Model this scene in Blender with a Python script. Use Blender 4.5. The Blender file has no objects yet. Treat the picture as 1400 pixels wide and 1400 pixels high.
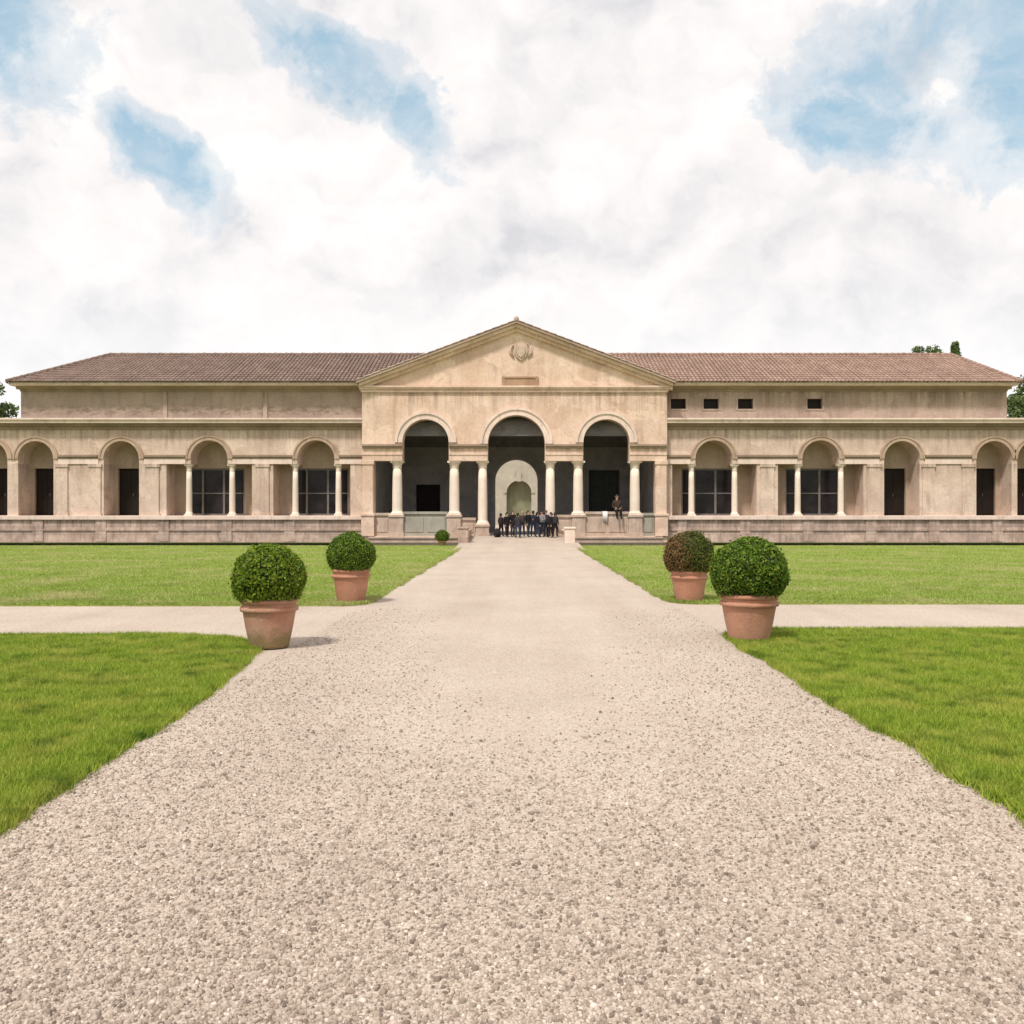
import bpy, bmesh, math, random
import numpy as np
from mathutils import Vector, Matrix, geometry
random.seed(7)
rng = np.random.default_rng(11)
PI = math.pi
sc = bpy.context.scene
COL = sc.collection

# ------------------------------------------------------------------ nodes
class NT:
    def __init__(s, tree):
        s.t = tree; s.n = tree.nodes; s.l = tree.links
    def node(s, typ, **kw):
        n = s.n.new(typ)
        for k, v in kw.items(): setattr(n, k, v)
        return n
    def put(s, sock, v):
        if v is None: return
        if isinstance(v, bpy.types.NodeSocket): s.l.new(v, sock)
        else: sock.default_value = v
    def m(s, op, a, b=None, c=None, clamp=False):
        n = s.node('ShaderNodeMath', operation=op); n.use_clamp = clamp
        s.put(n.inputs[0], a); s.put(n.inputs[1], b); s.put(n.inputs[2], c)
        return n.outputs[0]
    def noise(s, vec, scale, detail=4, rough=0.55, dist=0.0):
        n = s.node('ShaderNodeTexNoise')
        s.put(n.inputs['Vector'], vec); s.put(n.inputs['Scale'], scale)
        n.inputs['Detail'].default_value = detail; n.inputs['Roughness'].default_value = rough
        n.inputs['Distortion'].default_value = dist
        return n.outputs['Fac']
    def ramp(s, fac, stops, interp='LINEAR'):
        n = s.node('ShaderNodeValToRGB'); cr = n.color_ramp; cr.interpolation = interp
        while len(cr.elements) < len(stops): cr.elements.new(0.5)
        for e, (p, c) in zip(cr.elements, stops):
            e.position = p; e.color = (c[0], c[1], c[2], 1) if not isinstance(c, (int, float)) else (c, c, c, 1)
        s.put(n.inputs[0], fac)
        return n.outputs[0]
    def mix(s, fac, a, b, blend='MIX'):
        n = s.node('ShaderNodeMix', data_type='RGBA', blend_type=blend)
        s.put(n.inputs[0], fac)
        for k, v in ((6, a), (7, b)):
            if isinstance(v, tuple): v = (v[0], v[1], v[2], 1)
            s.put(n.inputs[k], v)
        return n.outputs[2]
    def mapping(s, vec, scale=(1, 1, 1), loc=(0, 0, 0)):
        n = s.node('ShaderNodeMapping'); s.put(n.inputs[0], vec)
        n.inputs['Scale'].default_value = scale; n.inputs['Location'].default_value = loc
        return n.outputs[0]
    def bump(s, h, strength=0.3, dist=0.02):
        n = s.node('ShaderNodeBump'); n.inputs['Strength'].default_value = strength
        n.inputs['Distance'].default_value = dist; s.put(n.inputs['Height'], h)
        return n.outputs[0]

def newmat(name):
    m = bpy.data.materials.new(name); m.use_nodes = True
    t = NT(m.node_tree); b = t.n['Principled BSDF']
    b.inputs['Specular IOR Level'].default_value = 0.25
    pos = t.node('ShaderNodeNewGeometry').outputs['Position']
    return m, t, b, pos

def stone(name, c0, c1, stain, rough=0.9, scale=1.0, blocks=None, stain_amt=0.55, streak=True, ledges=(), repair=0.0):
    """weathered plaster / stone: two tones in patches, fine grain, stains, rain streaks, optional block joints"""
    m, t, b, pos = newmat(name)
    n1 = t.noise(pos, 0.7 * scale, 6, 0.62)
    n2 = t.noise(pos, 9 * scale, 4, 0.6)
    col = t.mix(t.ramp(n1, [(0.36, 0), (0.64, 1)]), c0, c1)
    sv = t.mapping(pos, (1.4 * scale, 1.4 * scale, 0.28 * scale)) if streak else t.mapping(pos, (1, 1, 1), (9, 3, 5))
    st = t.noise(sv, 1.6, 7, 0.7)
    fac = t.m('MULTIPLY', t.ramp(st, [(0.5, 0), (0.72, 1)]), stain_amt)
    col = t.mix(fac, col, stain)
    if repair:
        rp = t.ramp(t.noise(t.mapping(pos, (1, 1, 1.3), (7, 3, 1)), 0.55, 3, 0.55, 0.6), [(0.56, 0), (0.575, 1)])
        col = t.mix(t.m('MULTIPLY', rp, repair), col, tuple(min(1, x * 1.22) for x in c1))
        cr = t.noise(t.mapping(pos, (1, 1, 1), (2, 9, 4)), 1.1, 8, 0.7, 0.8)
        ck = t.ramp(t.m('ABSOLUTE', t.m('SUBTRACT', cr, 0.5)), [(0.0, 0.55), (0.006, 0.0)])
        col = t.mix(ck, col, tuple(x * 0.5 for x in stain))
    if ledges:
        z = t.node('ShaderNodeSeparateXYZ'); t.l.new(pos, z.inputs[0]); z = z.outputs[2]
        sn = t.ramp(t.noise(t.mapping(pos, (3.2, 3.2, 0.10)), 1.5, 6, 0.7), [(0.42, 0), (0.68, 1)])
        tot = None
        for zl, ln in ledges:
            f = t.m('MULTIPLY', t.m('LESS_THAN', z, zl), t.m('SUBTRACT', 1.0, t.m('DIVIDE', t.m('SUBTRACT', zl, z), ln), clamp=True))
            tot = f if tot is None else t.m('MAXIMUM', tot, f)
        col = t.mix(t.m('MULTIPLY', t.m('MULTIPLY', tot, sn), 0.8), col, tuple(x * 0.62 for x in stain))
    col = t.mix(0.32, col, t.ramp(n2, [(0.25, 0.35), (0.75, 0.68)]), 'OVERLAY')
    h = n2
    if blocks:
        bw, bh = blocks
        br = t.node('ShaderNodeTexBrick'); br.offset = 0.5
        sp = t.node('ShaderNodeSeparateXYZ'); t.l.new(pos, sp.inputs[0])
        cb = t.node('ShaderNodeCombineXYZ'); t.l.new(sp.outputs[0], cb.inputs[0]); t.l.new(sp.outputs[2], cb.inputs[1])
        t.l.new(cb.outputs[0], br.inputs['Vector'])
        br.inputs['Scale'].default_value = 1; br.inputs['Brick Width'].default_value = bw; br.inputs['Row Height'].default_value = bh
        br.inputs['Mortar Size'].default_value = 0.012; br.inputs['Mortar Smooth'].default_value = 0.3; br.inputs['Bias'].default_value = 0
        br.inputs['Color1'].default_value = (0.40, 0.40, 0.40, 1); br.inputs['Color2'].default_value = (0.62, 0.60, 0.57, 1)
        br.inputs['Mortar'].default_value = (0.36, 0.35, 0.33, 1)
        col = t.mix(0.6, col, br.outputs['Color'], 'OVERLAY')
        h = t.m('SUBTRACT', n2, t.m('MULTIPLY', br.outputs['Fac'], 1.0))
    t.l.new(col, b.inputs['Base Color']); b.inputs['Roughness'].default_value = rough
    t.l.new(t.bump(h, 0.35, 0.02), b.inputs['Normal'])
    return m

def plain(name, c, rough=0.7, var=0.15, scale=6, metallic=0, spec=0.25):
    m, t, b, pos = newmat(name)
    n = t.noise(pos, scale, 4, 0.6)
    lo = tuple(x * (1 - var) for x in c); hi = tuple(min(1, x * (1 + var)) for x in c)
    t.l.new(t.mix(t.ramp(n, [(0.3, 0), (0.7, 1)]), lo, hi), b.inputs['Base Color'])
    b.inputs['Roughness'].default_value = rough; b.inputs['Metallic'].default_value = metallic
    b.inputs['Specular IOR Level'].default_value = spec
    return m

def leafmat(name, stops, trans=0.25, rough=0.55, patch=None):
    """leaf / blade: a colour of its own per leaf, part of the light passes through"""
    m, t, b, pos = newmat(name)
    g = t.n.new('ShaderNodeNewGeometry')
    col = t.ramp(g.outputs['Random Per Island'], stops)
    if patch:
        for c, sc_, lo, hi in patch:
            col = t.mix(t.ramp(t.noise(pos, sc_, 5, 0.65), [(lo, 0), (hi, 1)]), col, c)
    t.l.new(col, b.inputs['Base Color']); b.inputs['Roughness'].default_value = rough
    tr = t.node('ShaderNodeBsdfTranslucent'); t.l.new(col, tr.inputs[0])
    mx = t.node('ShaderNodeMixShader'); mx.inputs[0].default_value = trans
    t.l.new(b.outputs[0], mx.inputs[1]); t.l.new(tr.outputs[0], mx.inputs[2])
    t.l.new(mx.outputs[0], t.n['Material Output'].inputs[0])
    return m

# ------------------------------------------------------------------ mesh building
class MB:
    def __init__(s): s.v = []; s.f = []; s.sm = []
    def add(s, vs, fs, smooth=False):
        o = len(s.v); s.v += [tuple(v) for v in vs]
        s.f += [tuple(i + o for i in f) for f in fs]; s.sm += [smooth] * len(fs)
    def box(s, x0, x1, y0, y1, z0, z1):
        v = [(x, y, z) for z in (z0, z1) for y in (y0, y1) for x in (x0, x1)]
        s.add(v, [(0, 2, 3, 1), (4, 5, 7, 6), (0, 1, 5, 4), (2, 6, 7, 3), (0, 4, 6, 2), (1, 3, 7, 5)])
    def lathe(s, prof, c=(0, 0, 0), seg=24, jitter=0, smooth=True):
        vs = []
        for r, z in prof:
            for k in range(seg):
                a = 2 * PI * k / seg
                vs.append((c[0] + r * math.cos(a), c[1] + r * math.sin(a), c[2] + z))
        fs = []
        for i in range(len(prof) - 1):
            for k in range(seg):
                k2 = (k + 1) % seg
                fs.append((i * seg + k, i * seg + k2, (i + 1) * seg + k2, (i + 1) * seg + k))
        fs.append(tuple(range(seg))[::-1]); n = (len(prof) - 1) * seg
        fs.append(tuple(n + k for k in range(seg)))
        s.add(vs, fs, smooth)
    def tube(s, pts, rads, seg=8, smooth=True):
        vs = []; n = len(pts); pts = [Vector(p) for p in pts]
        for i, p in enumerate(pts):
            d = (pts[min(i + 1, n - 1)] - pts[max(i - 1, 0)]).normalized()
            a = d.orthogonal().normalized(); b = d.cross(a)
            for k in range(seg):
                an = 2 * PI * k / seg
                vs.append(p + (a * math.cos(an) + b * math.sin(an)) * rads[i])
        fs = [(i * seg + k, i * seg + (k + 1) % seg, (i + 1) * seg + (k + 1) % seg, (i + 1) * seg + k) for i in range(n - 1) for k in range(seg)]
        fs += [tuple(range(seg))[::-1], tuple((n - 1) * seg + k for k in range(seg))]
        s.add(vs, fs, smooth)
    def panel(s, outer, holes, y0, y1, to=lambda x, z, y: (x, y, z)):
        """a wall slab from y0 to y1 with the outline outer (x,z) and real holes with reveals"""
        loops = [outer] + holes
        polys = [[Vector((p[0], p[1], 0)) for p in l] for l in loops]
        tris = geometry.tessellate_polygon(polys)
        flat = [p for l in loops for p in l]; n = len(flat)
        vs = [to(p[0], p[1], y0) for p in flat] + [to(p[0], p[1], y1) for p in flat]
        fs = []
        for t in tris:
            a, b, c = [flat[i] for i in t]
            ar = (b[0] - a[0]) * (c[1] - a[1]) - (c[0] - a[0]) * (b[1] - a[1])
            if abs(ar) < 1e-9: continue
            t = tuple(t) if ar > 0 else tuple(t)[::-1]
            fs.append(t); fs.append(tuple(i + n for i in t[::-1]))
        o = 0
        for l in loops:
            k = len(l)
            for i in range(k):
                j = (i + 1) % k
                fs.append((o + i, o + j, o + j + n, o + i + n))
            o += k
        s.add(vs, fs)
    def ring(s, cx, cz, r0, r1, y0, y1, a0=0, a1=PI, seg=28):
        """an arched band (archivolt)"""
        vs = []; fs = []
        for k in range(seg + 1):
            a = a0 + (a1 - a0) * k / seg; c, sn = math.cos(a), math.sin(a)
            for r, y in ((r0, y0), (r1, y0), (r1, y1), (r0, y1)):
                vs.append((cx + r * c, y, cz + r * sn))
        for k in range(seg):
            for q in range(4):
                q2 = (q + 1) % 4
                fs.append((k * 4 + q, k * 4 + q2, k * 4 + 4 + q2, k * 4 + 4 + q))
        fs += [(0, 1, 2, 3), (seg * 4 + 3, seg * 4 + 2, seg * 4 + 1, seg * 4)]
        s.add(vs, fs)
    def build(s, name, mat, parent=None, bevel=0):
        me = bpy.data.meshes.new(name); me.from_pydata(s.v, [], s.f)
        if any(s.sm): me.polygons.foreach_set('use_smooth', s.sm)
        bm = bmesh.new(); bm.from_mesh(me); bmesh.ops.recalc_face_normals(bm, faces=bm.faces); bm.to_mesh(me); bm.free()
        return link(name, me, mat, parent, bevel)

def link(name, me, mat, parent=None, bevel=0):
    for x in (mat if isinstance(mat, list) else [mat]):
        if x: me.materials.append(x)
    o = bpy.data.objects.new(name, me); COL.objects.link(o)
    if parent: o.parent = parent
    if bevel:
        bv = o.modifiers.new('bevel', 'BEVEL'); bv.width = bevel; bv.segments = 2; bv.limit_method = 'ANGLE'
    return o

def fastmesh(name, verts, faces_per, mat, parent=None, loc=None):
    """verts (n,k,3): n separate k-cornered faces"""
    n, k, _ = verts.shape
    me = bpy.data.meshes.new(name)
    me.vertices.add(n * k); me.vertices.foreach_set('co', verts.reshape(-1).astype(np.float32))
    me.loops.add(n * k); me.loops.foreach_set('vertex_index', np.arange(n * k, dtype=np.int32))
    me.polygons.add(n); me.polygons.foreach_set('loop_start', np.arange(0, n * k, k, dtype=np.int32))
    me.update(calc_edges=True); me.validate()
    return link(name, me, mat, parent)

def tag(o, label=None, cat=None, group=None, kind=None):
    if label: o['label'] = label
    if cat: o['category'] = cat
    if group: o['group'] = group
    if kind: o['kind'] = kind
    return o
def empty(name, loc=(0, 0, 0), rz=0):
    o = bpy.data.objects.new(name, None); o.location = loc; o.rotation_euler[2] = rz; o.empty_display_size = 0.3
    COL.objects.link(o); return o

# ------------------------------------------------------------------ materials
M = {}
M['wing'] = stone('wing plaster', (0.54, 0.402, 0.318), (0.655, 0.512, 0.418), (0.32, 0.228, 0.182), stain_amt=0.65, ledges=((6.0, 1.3), (4.14, 0.8), (2.2, 0.0001)), repair=0.4)
M['attic'] = stone('attic plaster', (0.35, 0.255, 0.21), (0.44, 0.335, 0.275), (0.20, 0.145, 0.115), stain_amt=0.7, ledges=((8.0, 1.1),), repair=0.35)
M['portico'] = stone('portico plaster', (0.60, 0.425, 0.32), (0.71, 0.54, 0.428), (0.40, 0.27, 0.205), stain_amt=0.6, ledges=((7.85, 1.5), (4.95, 0.6)), repair=0.35)
M['lightstone'] = stone('pale stone', (0.66, 0.515, 0.435), (0.76, 0.62, 0.53), (0.38, 0.29, 0.235), stain_amt=0.6, scale=1.6)
M['column'] = stone('column stone', (0.72, 0.60, 0.49), (0.80, 0.69, 0.58), (0.55, 0.44, 0.34), stain_amt=0.35, scale=2)
M['podium'] = stone('podium stone', (0.37, 0.275, 0.23), (0.58, 0.445, 0.38), (0.20, 0.15, 0.12), blocks=(1.1, 0.41), stain_amt=0.85, scale=2.2, ledges=((1.19, 0.9),))
M['mossy'] = stone('mossy stone', (0.27, 0.255, 0.205), (0.37, 0.345, 0.285), (0.17, 0.165, 0.12), stain_amt=0.6, scale=1.4)
M['pinkstone'] = stone('pink parapet stone', (0.42, 0.31, 0.235), (0.54, 0.43, 0.355), (0.28, 0.21, 0.165), stain_amt=0.7, scale=2.6)
M['plinth'] = stone('damp stone', (0.13, 0.11, 0.075), (0.18, 0.145, 0.105), (0.06, 0.06, 0.035), stain_amt=0.8, scale=1.5)
M['moulding'] = stone('weathered moulding with painted shade', (0.26, 0.19, 0.135), (0.35, 0.26, 0.19), (0.16, 0.115, 0.08), stain_amt=0.5)  # colour darkened to deepen the shade beneath the cornice
M['shadeband'] = stone('brown arch band with soffit shade', (0.40, 0.28, 0.205), (0.50, 0.37, 0.28), (0.24, 0.165, 0.12), stain_amt=0.6, scale=2)  # browner than the wall: soffit shade of the arches put into the colour
M['niche'] = stone('niche plaster with recess shade', (0.36, 0.27, 0.205), (0.45, 0.35, 0.27), (0.24, 0.175, 0.125), stain_amt=0.5)  # darker than the wing plaster, shade of the recesses painted in
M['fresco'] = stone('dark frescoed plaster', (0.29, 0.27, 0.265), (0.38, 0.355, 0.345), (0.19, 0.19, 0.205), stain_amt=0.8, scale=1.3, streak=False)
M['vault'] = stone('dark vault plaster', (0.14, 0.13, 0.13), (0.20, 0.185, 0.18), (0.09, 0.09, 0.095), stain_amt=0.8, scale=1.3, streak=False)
M['pave'] = stone('loggia paving', (0.44, 0.39, 0.34), (0.5, 0.45, 0.39), (0.3, 0.26, 0.22), stain_amt=0.5)
M['court'] = stone('courtyard plaster', (0.36, 0.33, 0.26), (0.45, 0.41, 0.33), (0.25, 0.23, 0.17), stain_amt=0.5)
M['olive'] = stone('olive grey plaster', (0.20, 0.205, 0.125), (0.27, 0.27, 0.18), (0.12, 0.13, 0.075), stain_amt=0.7)
M['wood'] = plain('dark door wood', (0.012, 0.006, 0.004), 0.6, 0.4, 14)
M['greydoor'] = plain('grey green door paint', (0.05, 0.055, 0.05), 0.6, 0.3, 5)
M['frame'] = plain('window frame paint', (0.16, 0.14, 0.13), 0.6, 0.2)
M['shield'] = stone('weathered relief stone', (0.50, 0.375, 0.29), (0.60, 0.46, 0.37), (0.33, 0.24, 0.18), stain_amt=0.6)
M['tablet'] = stone('brown tablet stone', (0.36, 0.22, 0.14), (0.42, 0.28, 0.19), (0.25, 0.16, 0.1))

def bandstain():
    m = stone('attic plaster with a sooty band', (0.30, 0.23, 0.19), (0.385, 0.30, 0.245), (0.18, 0.14, 0.11), stain_amt=0.7)
    t = NT(m.node_tree); b = t.n['Principled BSDF']; src = b.inputs['Base Color'].links[0].from_socket
    pos = t.node('ShaderNodeNewGeometry').outputs['Position']
    sp = t.node('ShaderNodeSeparateXYZ'); t.l.new(pos, sp.inputs[0])
    z = t.m('ADD', sp.outputs[2], t.m('MULTIPLY', t.noise(pos, 1.6, 6, 0.7), 0.7))
    zone = t.ramp(t.m('MULTIPLY', t.m('ABSOLUTE', t.m('SUBTRACT', z, 7.30)), 2.6), [(0.2, 1), (0.9, 0)])
    br = t.ramp(t.noise(t.mapping(pos, (1.0, 1, 2.5)), 1.7, 5, 0.7), [(0.45, 0), (0.58, 0.8)])
    t.l.new(t.mix(t.m('MULTIPLY', zone, br), src, (0.17, 0.125, 0.09)), b.inputs['Base Color'])
    return m
M['attic_band'] = bandstain()
def glassmat():
    m, t, b, pos = newmat('dark window glass')
    n = t.noise(pos, 1.3, 4, 0.6)
    t.l.new(t.mix(t.ramp(n, [(0.35, 0), (0.65, 1)]), (0.008, 0.006, 0.006), (0.026, 0.020, 0.022)), b.inputs['Base Color'])
    b.inputs['Roughness'].default_value = 0.2; b.inputs['Specular IOR Level'].default_value = 0.2
    t.l.new(t.bump(t.noise(pos, 3.5, 2, 0.5), 0.06, 0.05), b.inputs['Normal'])
    return m
M['glass'] = glassmat()

def tilemat(name, c0, c1, c2):
    m, t, b, pos = newmat(name)
    g = t.n.new('ShaderNodeNewGeometry')
    col = t.ramp(g.outputs['Random Per Island'], [(0, c0), (0.55, c1), (1, c2)])
    n1 = t.noise(pos, 0.8, 6, 0.65); n2 = t.noise(pos, 8, 4, 0.6)
    col = t.mix(t.ramp(n1, [(0.42, 0), (0.7, 0.6)]), col, tuple(x * 0.68 for x in c0))
    col = t.mix(0.4, col, t.ramp(n2, [(0.25, 0.3), (0.75, 0.72)]), 'OVERLAY')
    t.l.new(col, b.inputs['Base Color']); b.inputs['Roughness'].default_value = 0.9
    t.l.new(t.bump(n2, 0.4, 0.02), b.inputs['Normal'])
    return m
M['tile_brown'] = tilemat('greyish brown tiles', (0.19, 0.13, 0.105), (0.215, 0.15, 0.12), (0.245, 0.175, 0.145))  # left roof, darker and greyer than the right
M['tile_red'] = tilemat('reddish tiles', (0.275, 0.175, 0.135), (0.31, 0.205, 0.16), (0.35, 0.24, 0.19))
M['tile_pale'] = tilemat('pale reddish tiles', (0.36, 0.26, 0.20), (0.44, 0.33, 0.26), (0.5, 0.39, 0.31))
M['terracotta'] = stone('terracotta', (0.36, 0.165, 0.10), (0.45, 0.235, 0.155), (0.30, 0.21, 0.16), scale=4, stain_amt=0.55)
def mossypot():
    m = stone('terracotta with algae', (0.36, 0.175, 0.11), (0.43, 0.25, 0.175), (0.28, 0.22, 0.17), scale=4, stain_amt=0.55)
    t = NT(m.node_tree); b = t.n['Principled BSDF']
    src = b.inputs['Base Color'].links[0].from_socket
    oc = t.node('ShaderNodeTexCoord').outputs['Object']
    sp = t.node('ShaderNodeSeparateXYZ'); t.l.new(oc, sp.inputs[0])
    n = t.noise(oc, 7, 5, 0.6)
    f = t.m('ADD', t.m('MULTIPLY', sp.outputs[2], -3.2), t.m('MULTIPLY', n, 1.6))
    t.l.new(t.mix(t.ramp(f, [(0.1, 0), (0.5, 0.75)]), src, (0.17, 0.145, 0.055)), b.inputs['Base Color'])
    return m
M['terracotta_moss'] = mossypot()
M['soil'] = plain('soil', (0.05, 0.035, 0.025), 0.95, 0.3, 20)
M['core'] = plain('twigs', (0.020, 0.028, 0.008), 0.95, 0.4, 25)
M['bark'] = plain('bark', (0.10, 0.075, 0.055), 0.95, 0.35, 9)
M['box_leaf'] = leafmat('boxwood leaf', [(0, (0.055, 0.11, 0.006)), (0.5, (0.13, 0.21, 0.011)), (0.92, (0.225, 0.30, 0.018)), (1, (0.34, 0.33, 0.04))], 0.3)
M['box_dark'] = leafmat('dark boxwood leaf', [(0, (0.04, 0.09, 0.006)), (0.5, (0.085, 0.155, 0.009)), (0.94, (0.16, 0.24, 0.014)), (1, (0.27, 0.27, 0.03))], 0.26)
M['box_olive'] = leafmat('olive boxwood leaf', [(0, (0.042, 0.062, 0.008)), (0.6, (0.08, 0.10, 0.012)), (1, (0.13, 0.14, 0.02))], 0.2)
M['box_bronze'] = leafmat('bronzed boxwood leaf', [(0, (0.10, 0.055, 0.018)), (0.6, (0.165, 0.095, 0.032)), (1, (0.21, 0.145, 0.055))], 0.2)
M['tree_leaf'] = leafmat('tree leaf', [(0, (0.07, 0.11, 0.035)), (0.5, (0.12, 0.17, 0.055)), (1, (0.19, 0.24, 0.08))], 0.35)
M['grass_near'] = leafmat('lawn blade', [(0, (0.14, 0.22, 0.018)), (0.55, (0.28, 0.39, 0.035)), (1, (0.46, 0.52, 0.085))], 0.32, 0.6,
                          [((0.42, 0.44, 0.08), 1.7, 0.45, 0.66), ((0.085, 0.155, 0.012), 3.3, 0.50, 0.70), ((0.36, 0.33, 0.10), 7.0, 0.62, 0.80)])
M['grass_far'] = leafmat('far lawn blade', [(0, (0.19, 0.29, 0.035)), (0.55, (0.31, 0.41, 0.075)), (1, (0.46, 0.51, 0.17))], 0.32, 0.6,
                         [((0.50, 0.46, 0.22), 0.5, 0.46, 0.68), ((0.22, 0.28, 0.05), 0.9, 0.52, 0.75)])

def lawnmat(name, a, b_, c):
    m, t, b, pos = newmat(name)
    n1 = t.noise(pos, 0.35, 6, 0.6); n2 = t.noise(t.mapping(pos, (1, 0.6, 1)), 14, 5, 0.75); n3 = t.noise(pos, 2.2, 5, 0.65)
    col = t.mix(t.ramp(n1, [(0.35, 0), (0.65, 1)]), a, b_)
    col = t.mix(t.ramp(n3, [(0.48, 0), (0.68, 0.8)]), col, c)
    col = t.mix(0.75, col, t.ramp(n2, [(0.25, 0.28), (0.75, 0.74)]), 'OVERLAY')
    t.l.new(col, b.inputs['Base Color']); b.inputs['Roughness'].default_value = 0.95
    t.l.new(t.bump(n2, 0.9, 0.05), b.inputs['Normal'])
    return m
M['lawn_near'] = lawnmat('near lawn', (0.08, 0.145, 0.008), (0.12, 0.20, 0.012), (0.17, 0.205, 0.03))
M['lawn_far'] = lawnmat('far lawn', (0.21, 0.28, 0.04), (0.28, 0.34, 0.075), (0.36, 0.38, 0.14))
M['ground'] = lawnmat('rough grass', (0.14, 0.17, 0.05), (0.19, 0.21, 0.07), (0.2, 0.18, 0.1))

def gravelmat():
    m, t, b, pos = newmat('pale gravel')
    def vor(scale, rand=1.0):
        v = t.node('ShaderNodeTexVoronoi'); t.l.new(pos, v.inputs['Vector']); v.inputs['Scale'].default_value = scale
        v.inputs['Randomness'].default_value = rand; return v
    v1 = vor(78); v2 = vor(150)
    sp = t.node('ShaderNodeSeparateColor'); t.l.new(v1.outputs['Color'], sp.inputs[0])
    col = t.ramp(sp.outputs[0], [(0, (0.38, 0.312, 0.25)), (0.3, (0.49, 0.41, 0.335)), (0.7, (0.55, 0.466, 0.385)), (1, (0.61, 0.53, 0.445))])
    big = t.noise(pos, 0.55, 5, 0.6)
    col = t.mix(0.35, col, t.ramp(big, [(0.3, 0.38), (0.7, 0.62)]), 'OVERLAY')
    tr = t.noise(t.mapping(pos, (1.3, 0.10, 1), (1, 4, 0)), 1.0, 5, 0.6)      # long faint tracks along the walk
    col = t.mix(0.30, col, t.ramp(tr, [(0.3, 0.34), (0.7, 0.62)]), 'OVERLAY')
    gap = t.ramp(v1.outputs['Distance'], [(0.35, 0), (0.75, 0.45)])
    col = t.mix(gap, col, (0.27, 0.205, 0.16))
    t.l.new(col, b.inputs['Base Color']); b.inputs['Roughness'].default_value = 0.92
    h = t.m('ADD', t.m('MULTIPLY', v1.outputs['Distance'], -1.0), t.m('MULTIPLY', v2.outputs['Distance'], -0.4))
    h = t.m('ADD', h, t.m('MULTIPLY', sp.outputs[1], 0.5))
    t.l.new(t.bump(h, 0.55, 0.010), b.inputs['Normal'])
    return m
M['gravel'] = gravelmat()
def stonesmat():
    m, t, b, pos = newmat('gravel stones')
    g = t.n.new('ShaderNodeNewGeometry')
    col = t.ramp(g.outputs['Random Per Island'], [(0, (0.15, 0.115, 0.09)), (0.2, (0.27, 0.215, 0.17)), (0.6, (0.395, 0.325, 0.262)), (0.92, (0.475, 0.395, 0.33)), (1, (0.62, 0.545, 0.47))])
    col = t.mix(0.35, col, t.ramp(t.noise(pos, 140, 3, 0.6), [(0.25, 0.3), (0.75, 0.7)]), 'OVERLAY')
    col = t.mix(0.35, col, t.ramp(t.noise(pos, 0.55, 5, 0.6), [(0.3, 0.38), (0.7, 0.62)]), 'OVERLAY')
    t.l.new(col, b.inputs['Base Color']); b.inputs['Roughness'].default_value = 0.85
    return m
M['stones'] = stonesmat()
M['edging'] = stone('edging', (0.50, 0.45, 0.31), (0.60, 0.54, 0.40), (0.30, 0.30, 0.15), scale=6, stain_amt=0.8)
def watermat():
    m, t, b, pos = newmat('pond water')
    b.inputs['Base Color'].default_value = (0.018, 0.026, 0.016, 1); b.inputs['Roughness'].default_value = 0.06
    t.l.new(t.bump(t.noise(pos, 2.5, 3, 0.5), 0.15, 0.05), b.inputs['Normal'])
    return m
M['water'] = watermat()
M['white_cloth'] = plain('white cloth', (0.75, 0.73, 0.68), 0.85, 0.06)

# ------------------------------------------------------------------ dimensions (camera at the origin, 1.6 m up, facing +Y)
F = 1250.0
YP, YW, YB = 47.6, 48.1, 49.3          # portico front, wing front, back of the wing recesses
XP = lambda px: (px - 709) / (F / YP)
ZP = lambda py: 1.6 + (700 - py) / (F / YP)
XW = lambda px: (px - 709) / (F / YW)
ZW = lambda py: 1.6 + (700 - py) / (F / YW)
FLOOR = 0.35
EY0, EY1 = 43.0, 47.2                  # the pond

# ------------------------------------------------------------------ the setting: ground, lawns, paths, pond
mb = MB()
xs = [-700, -34, -2.9, 2.95, 34, 700]; ys = [-300, EY0, EY1, 1500]
for i in range(5):
    for j in range(3):
        if j == 1 and i in (1, 3): continue
        mb.add([(xs[i], ys[j], 0), (xs[i + 1], ys[j], 0), (xs[i + 1], ys[j + 1], 0), (xs[i], ys[j + 1], 0)], [(0, 1, 2, 3)])
tag(mb.build('ground', M['ground']), kind='structure')

def round_poly(pts, rads, seg=7):
    out = []; n = len(pts)
    for i in range(n):
        p, a, b = Vector(pts[i]), Vector(pts[i - 1]), Vector(pts[(i + 1) % n])
        r = rads[i]
        if r <= 0: out.append(tuple(p)); continue
        p0 = p + (a - p).normalized() * r; p1 = p + (b - p).normalized() * r
        for k in range(seg + 1):
            t = k / seg
            out.append(tuple((1 - t) ** 2 * p0 + 2 * t * (1 - t) * p + t * t * p1))
    return out
def wobble(poly, step=0.16, amp=0.022):
    out = []
    for i in range(len(poly)):
        a, b = Vector(poly[i]), Vector(poly[(i + 1) % len(poly)])
        L = (b - a).length; n = max(1, int(L / step)) if L < 34 else 1
        nrm = Vector((-(b - a).y, (b - a).x)).normalized() if L > 0 else Vector((0, 0))
        for k in range(n):
            p = a + (b - a) * (k / n)
            out.append(tuple(p + nrm * (random.uniform(-amp, amp) + 0.03 * math.sin(p.y * 1.9 + p.x) + 0.02 * math.sin(p.y * 5.3)) * min(1, (n - k) / 3, k / 3)))
    return out
def slab(name, poly, z0, z1, mat, kind='structure'):
    mb = MB(); mb.panel(poly, [], z1, z0, lambda x, y, z: (x, y, z))
    return tag(mb.build(name, mat), kind=kind)
PL, PR = -2.60, 2.62
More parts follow.
